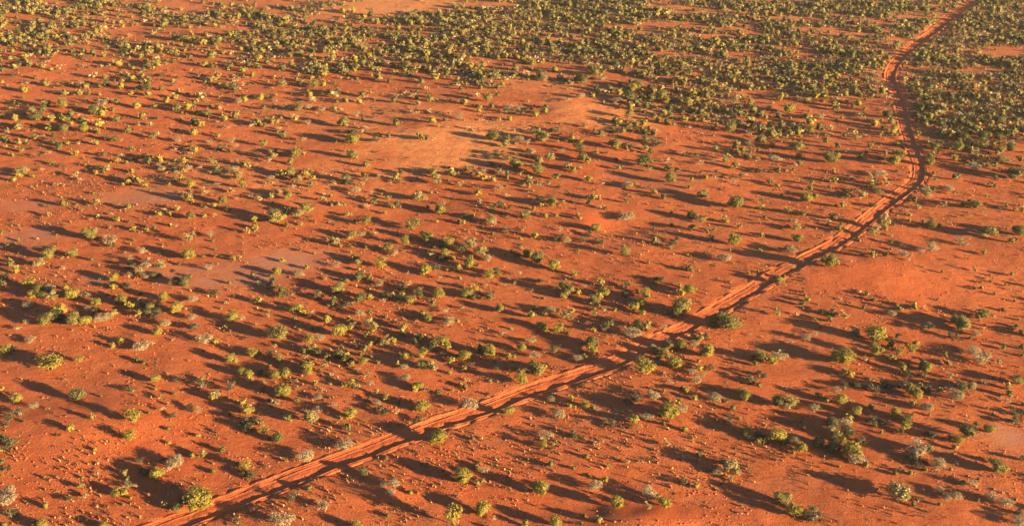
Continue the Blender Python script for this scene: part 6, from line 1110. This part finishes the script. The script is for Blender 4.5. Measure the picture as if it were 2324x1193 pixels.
def build_stuff(name, kinds, mat_of):
    VV, F3, F4, TT, HH, MI = [], [], [], [], [], []
    k = 0; mats = [mat_of[c] for c in kinds]; n3 = []; n4 = []
    xs_ = np.array([s[0] for s in spots]); ys_ = np.array([s[1] for s in spots]); zs_ = terrain(xs_, ys_)
    for i, (x, y, w, h, kd) in enumerate(spots):
        if kd not in kinds: continue
        V, f3, f4, T = LOW[kd][i % 6][1 if (y > 235 or w < 1.2) else 0]
        a = r.uniform(0, 6.283); c, s = math.cos(a) * w, math.sin(a) * w
        W = np.stack([V[:, 0] * c - V[:, 1] * s + x, V[:, 0] * s + V[:, 1] * c + y, V[:, 2] * h + zs_[i] - 0.03], 1)
        VV.append(W); F3.append(f3 + k); F4.append(f4 + k); TT.append(T); HH.append(np.full(len(V), 0.85 * r.random()))
        mi = kinds.index(kd); n3.append(np.full(len(f3), mi)); n4.append(np.full(len(f4), mi)); k += len(V)
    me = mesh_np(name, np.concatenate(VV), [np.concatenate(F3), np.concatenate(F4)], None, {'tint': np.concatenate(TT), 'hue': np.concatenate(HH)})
    for mm in mats: me.materials.append(mm)
    me.polygons.foreach_set('material_index', np.concatenate(n3 + n4).astype(np.int32))
    o = new_obj(name, me); o['kind'] = 'stuff'
    return o
o = build_stuff('low_scrub', 'yogp', LEAF)
o['label'] = 'thick olive scrub spreading over the far plain and small shrubs between'
o = build_stuff('low_saltbush_scrub', 'sd', LEAF)
o['label'] = 'small grey saltbush scattered between the green scrub'

# ---------------------------------------------------------------- tussocks, litter and gravel on the near ground
def near_points(n, seed, y0=88, y1=330, power=1.5):
    r = np.random.default_rng(seed)
    y = y0 + (y1 - y0) * r.random(n) ** power
    x = (r.random(n) - 0.5) * 2 * (y * 0.78 + 25)
    return x, y, r
TUFT_SPOTS = [(-61.67, 108.79, 1.73), (-55.63, 121.33, 1.68), (-60.4, 108.63, 1.38), (4.2, 107.63, 1.37), (50.09, 98.48, 1.29), (-49.48, 108.45, 1.21), (-57.54, 108.22, 1.21), (-58.66, 117.18, 1.09), (-12.25, 119.0, 1.11), (52.61, 162.0, 1.39), (-106.37, 201.04, 1.66), (-27.58, 183.68, 1.54), (-63.29, 111.64, 0.88), (-66.39, 118.94, 0.92), (-98.93, 199.31, 1.37), (-48.75, 172.95, 1.22), (-36.42, 121.15, 0.75), (-81.73, 163.19, 0.93), (-47.83, 177.63, 1.0), (-55.77, 161.61, 0.69)]
x, y, r = near_points(135000, 51)
m = vnoise(x / 16, y / 16, 41) * 0.6 + vnoise(x / 5, y / 5, 42) * 0.4
lump = blob_mask(x, y, 'lump')
keep = (r.random(len(x)) < np.clip((m - 0.36) * 3.2, 0.03, 1) + lump * 0.8) & (track_dist(x, y) > 2.2) & (blob_mask(x, y, 'clay') < 0.4) & (blob_mask(x, y, 'bare') < 0.6) & (blob_mask(x, y, 'red') < 0.4)
x, y, lump = x[keep], y[keep], lump[keep]
x = np.concatenate([x, [t[0] for t in TUFT_SPOTS]]); y = np.concatenate([y, [t[1] for t in TUFT_SPOTS]])
sz = 0.06 + 0.30 * r.random(len(x)) ** 3.2
sz[:len(lump)] += 0.07 * lump * r.random(len(lump))
sz[-len(TUFT_SPOTS):] = [min(0.32, t[2] * 0.25) for t in TUFT_SPOTS]
z = terrain(x, y)
nb = 4
P = np.repeat(np.stack([x, y, z], 1), nb, 0); S = np.repeat(sz, nb)
ang = r.uniform(0, 6.283, len(P)); lean = r.uniform(0.2, 1.0, len(P))
tip = np.stack([np.cos(ang) * lean, np.sin(ang) * lean, r.uniform(0.5, 1.1, len(P))], 1) * S[:, None]
side = np.stack([-np.sin(ang), np.cos(ang), 0 * ang], 1) * (S * 0.32)[:, None]
foot = P + np.stack([np.cos(ang), np.sin(ang), 0 * ang], 1) * (S * 0.3)[:, None] - np.array([0, 0, 0.03])
V = np.stack([foot - side, foot + side, P + tip + side * .5, P + tip - side * .5], 1).reshape(-1, 3)
me = mesh_np('dry_tussocks', V, [np.arange(len(V)).reshape(-1, 4)], M_TUFT, {'tint': np.repeat(r.random(len(P)), 4), 'hue': np.repeat(np.repeat(r.random(len(x)), nb), 4)})
o = new_obj('dry_tussocks', me); o['kind'] = 'stuff'; o['label'] = 'dry tussocks and litter dotted over the red sand'

x, y, r = near_points(60000, 52, power=1.7)
m = vnoise(x / 12, y / 12, 43)
keep = (r.random(len(x)) < np.clip((m - 0.35) * 3, 0.05, 1)) & (track_dist(x, y) > 2.1) & (blob_mask(x, y, 'clay') < 0.4) & (blob_mask(x, y, 'bare') < 0.6) & (blob_mask(x, y, 'red') < 0.4)
x, y = x[keep], y[keep]
octv = np.array([[1, 0, 0], [0, 1, 0], [-1, 0, 0], [0, -1, 0], [0, 0, 1], [0, 0, -1]], float)
octf = np.array([[0, 1, 4], [1, 2, 4], [2, 3, 4], [3, 0, 4], [1, 0, 5], [2, 1, 5], [3, 2, 5], [0, 3, 5]])
sz = 0.05 + 0.15 * r.random(len(x)) ** 2.6
V = octv[None] * r.uniform(0.6, 1.4, (len(x), 6, 1)) * np.array([1.0, 1.0, 0.55]) * sz[:, None, None] + np.stack([x, y, terrain(x, y) + sz * 0.1], 1)[:, None]
F = (octf[None] + 6 * np.arange(len(x))[:, None, None]).reshape(-1, 3)
me = mesh_np('gravel', V.reshape(-1, 3), [F], M_CLOD)
o = new_obj('gravel', me); o['kind'] = 'stuff'; o['label'] = 'loose red stones and clods lying on the sand'

# ---------------------------------------------------------------- dusty evening air
if 0.00007 > 0:
    hx = 15000.0
    z0, z1 = float(GZ.min()) - 1.5, CAM_H + 3.0
    hv = np.array([[sx * hx, sy * hx, z] for z in (z0, z1) for sx, sy in ((-1, -1), (1, -1), (1, 1), (-1, 1))])
    hf = np.array([[3, 2, 1, 0], [4, 5, 6, 7], [0, 1, 5, 4], [1, 2, 6, 5], [2, 3, 7, 6], [3, 0, 4, 7]])
    hm = bpy.data.materials.new('dusty air'); hm.use_nodes = True
    hm.node_tree.nodes.remove(hm.node_tree.nodes['Principled BSDF'])
    pv = hm.node_tree.nodes.new('ShaderNodeVolumePrincipled')
    pv.inputs['Color'].default_value = (1.0, 0.90, 0.80, 1); pv.inputs['Density'].default_value = 0.00007; pv.inputs['Anisotropy'].default_value = 0.2
    hm.node_tree.links.new(pv.outputs[0], hm.node_tree.nodes['Material Output'].inputs['Volume'])
    o = new_obj('haze', mesh_np('haze', hv, [hf], hm)); o['kind'] = 'stuff'
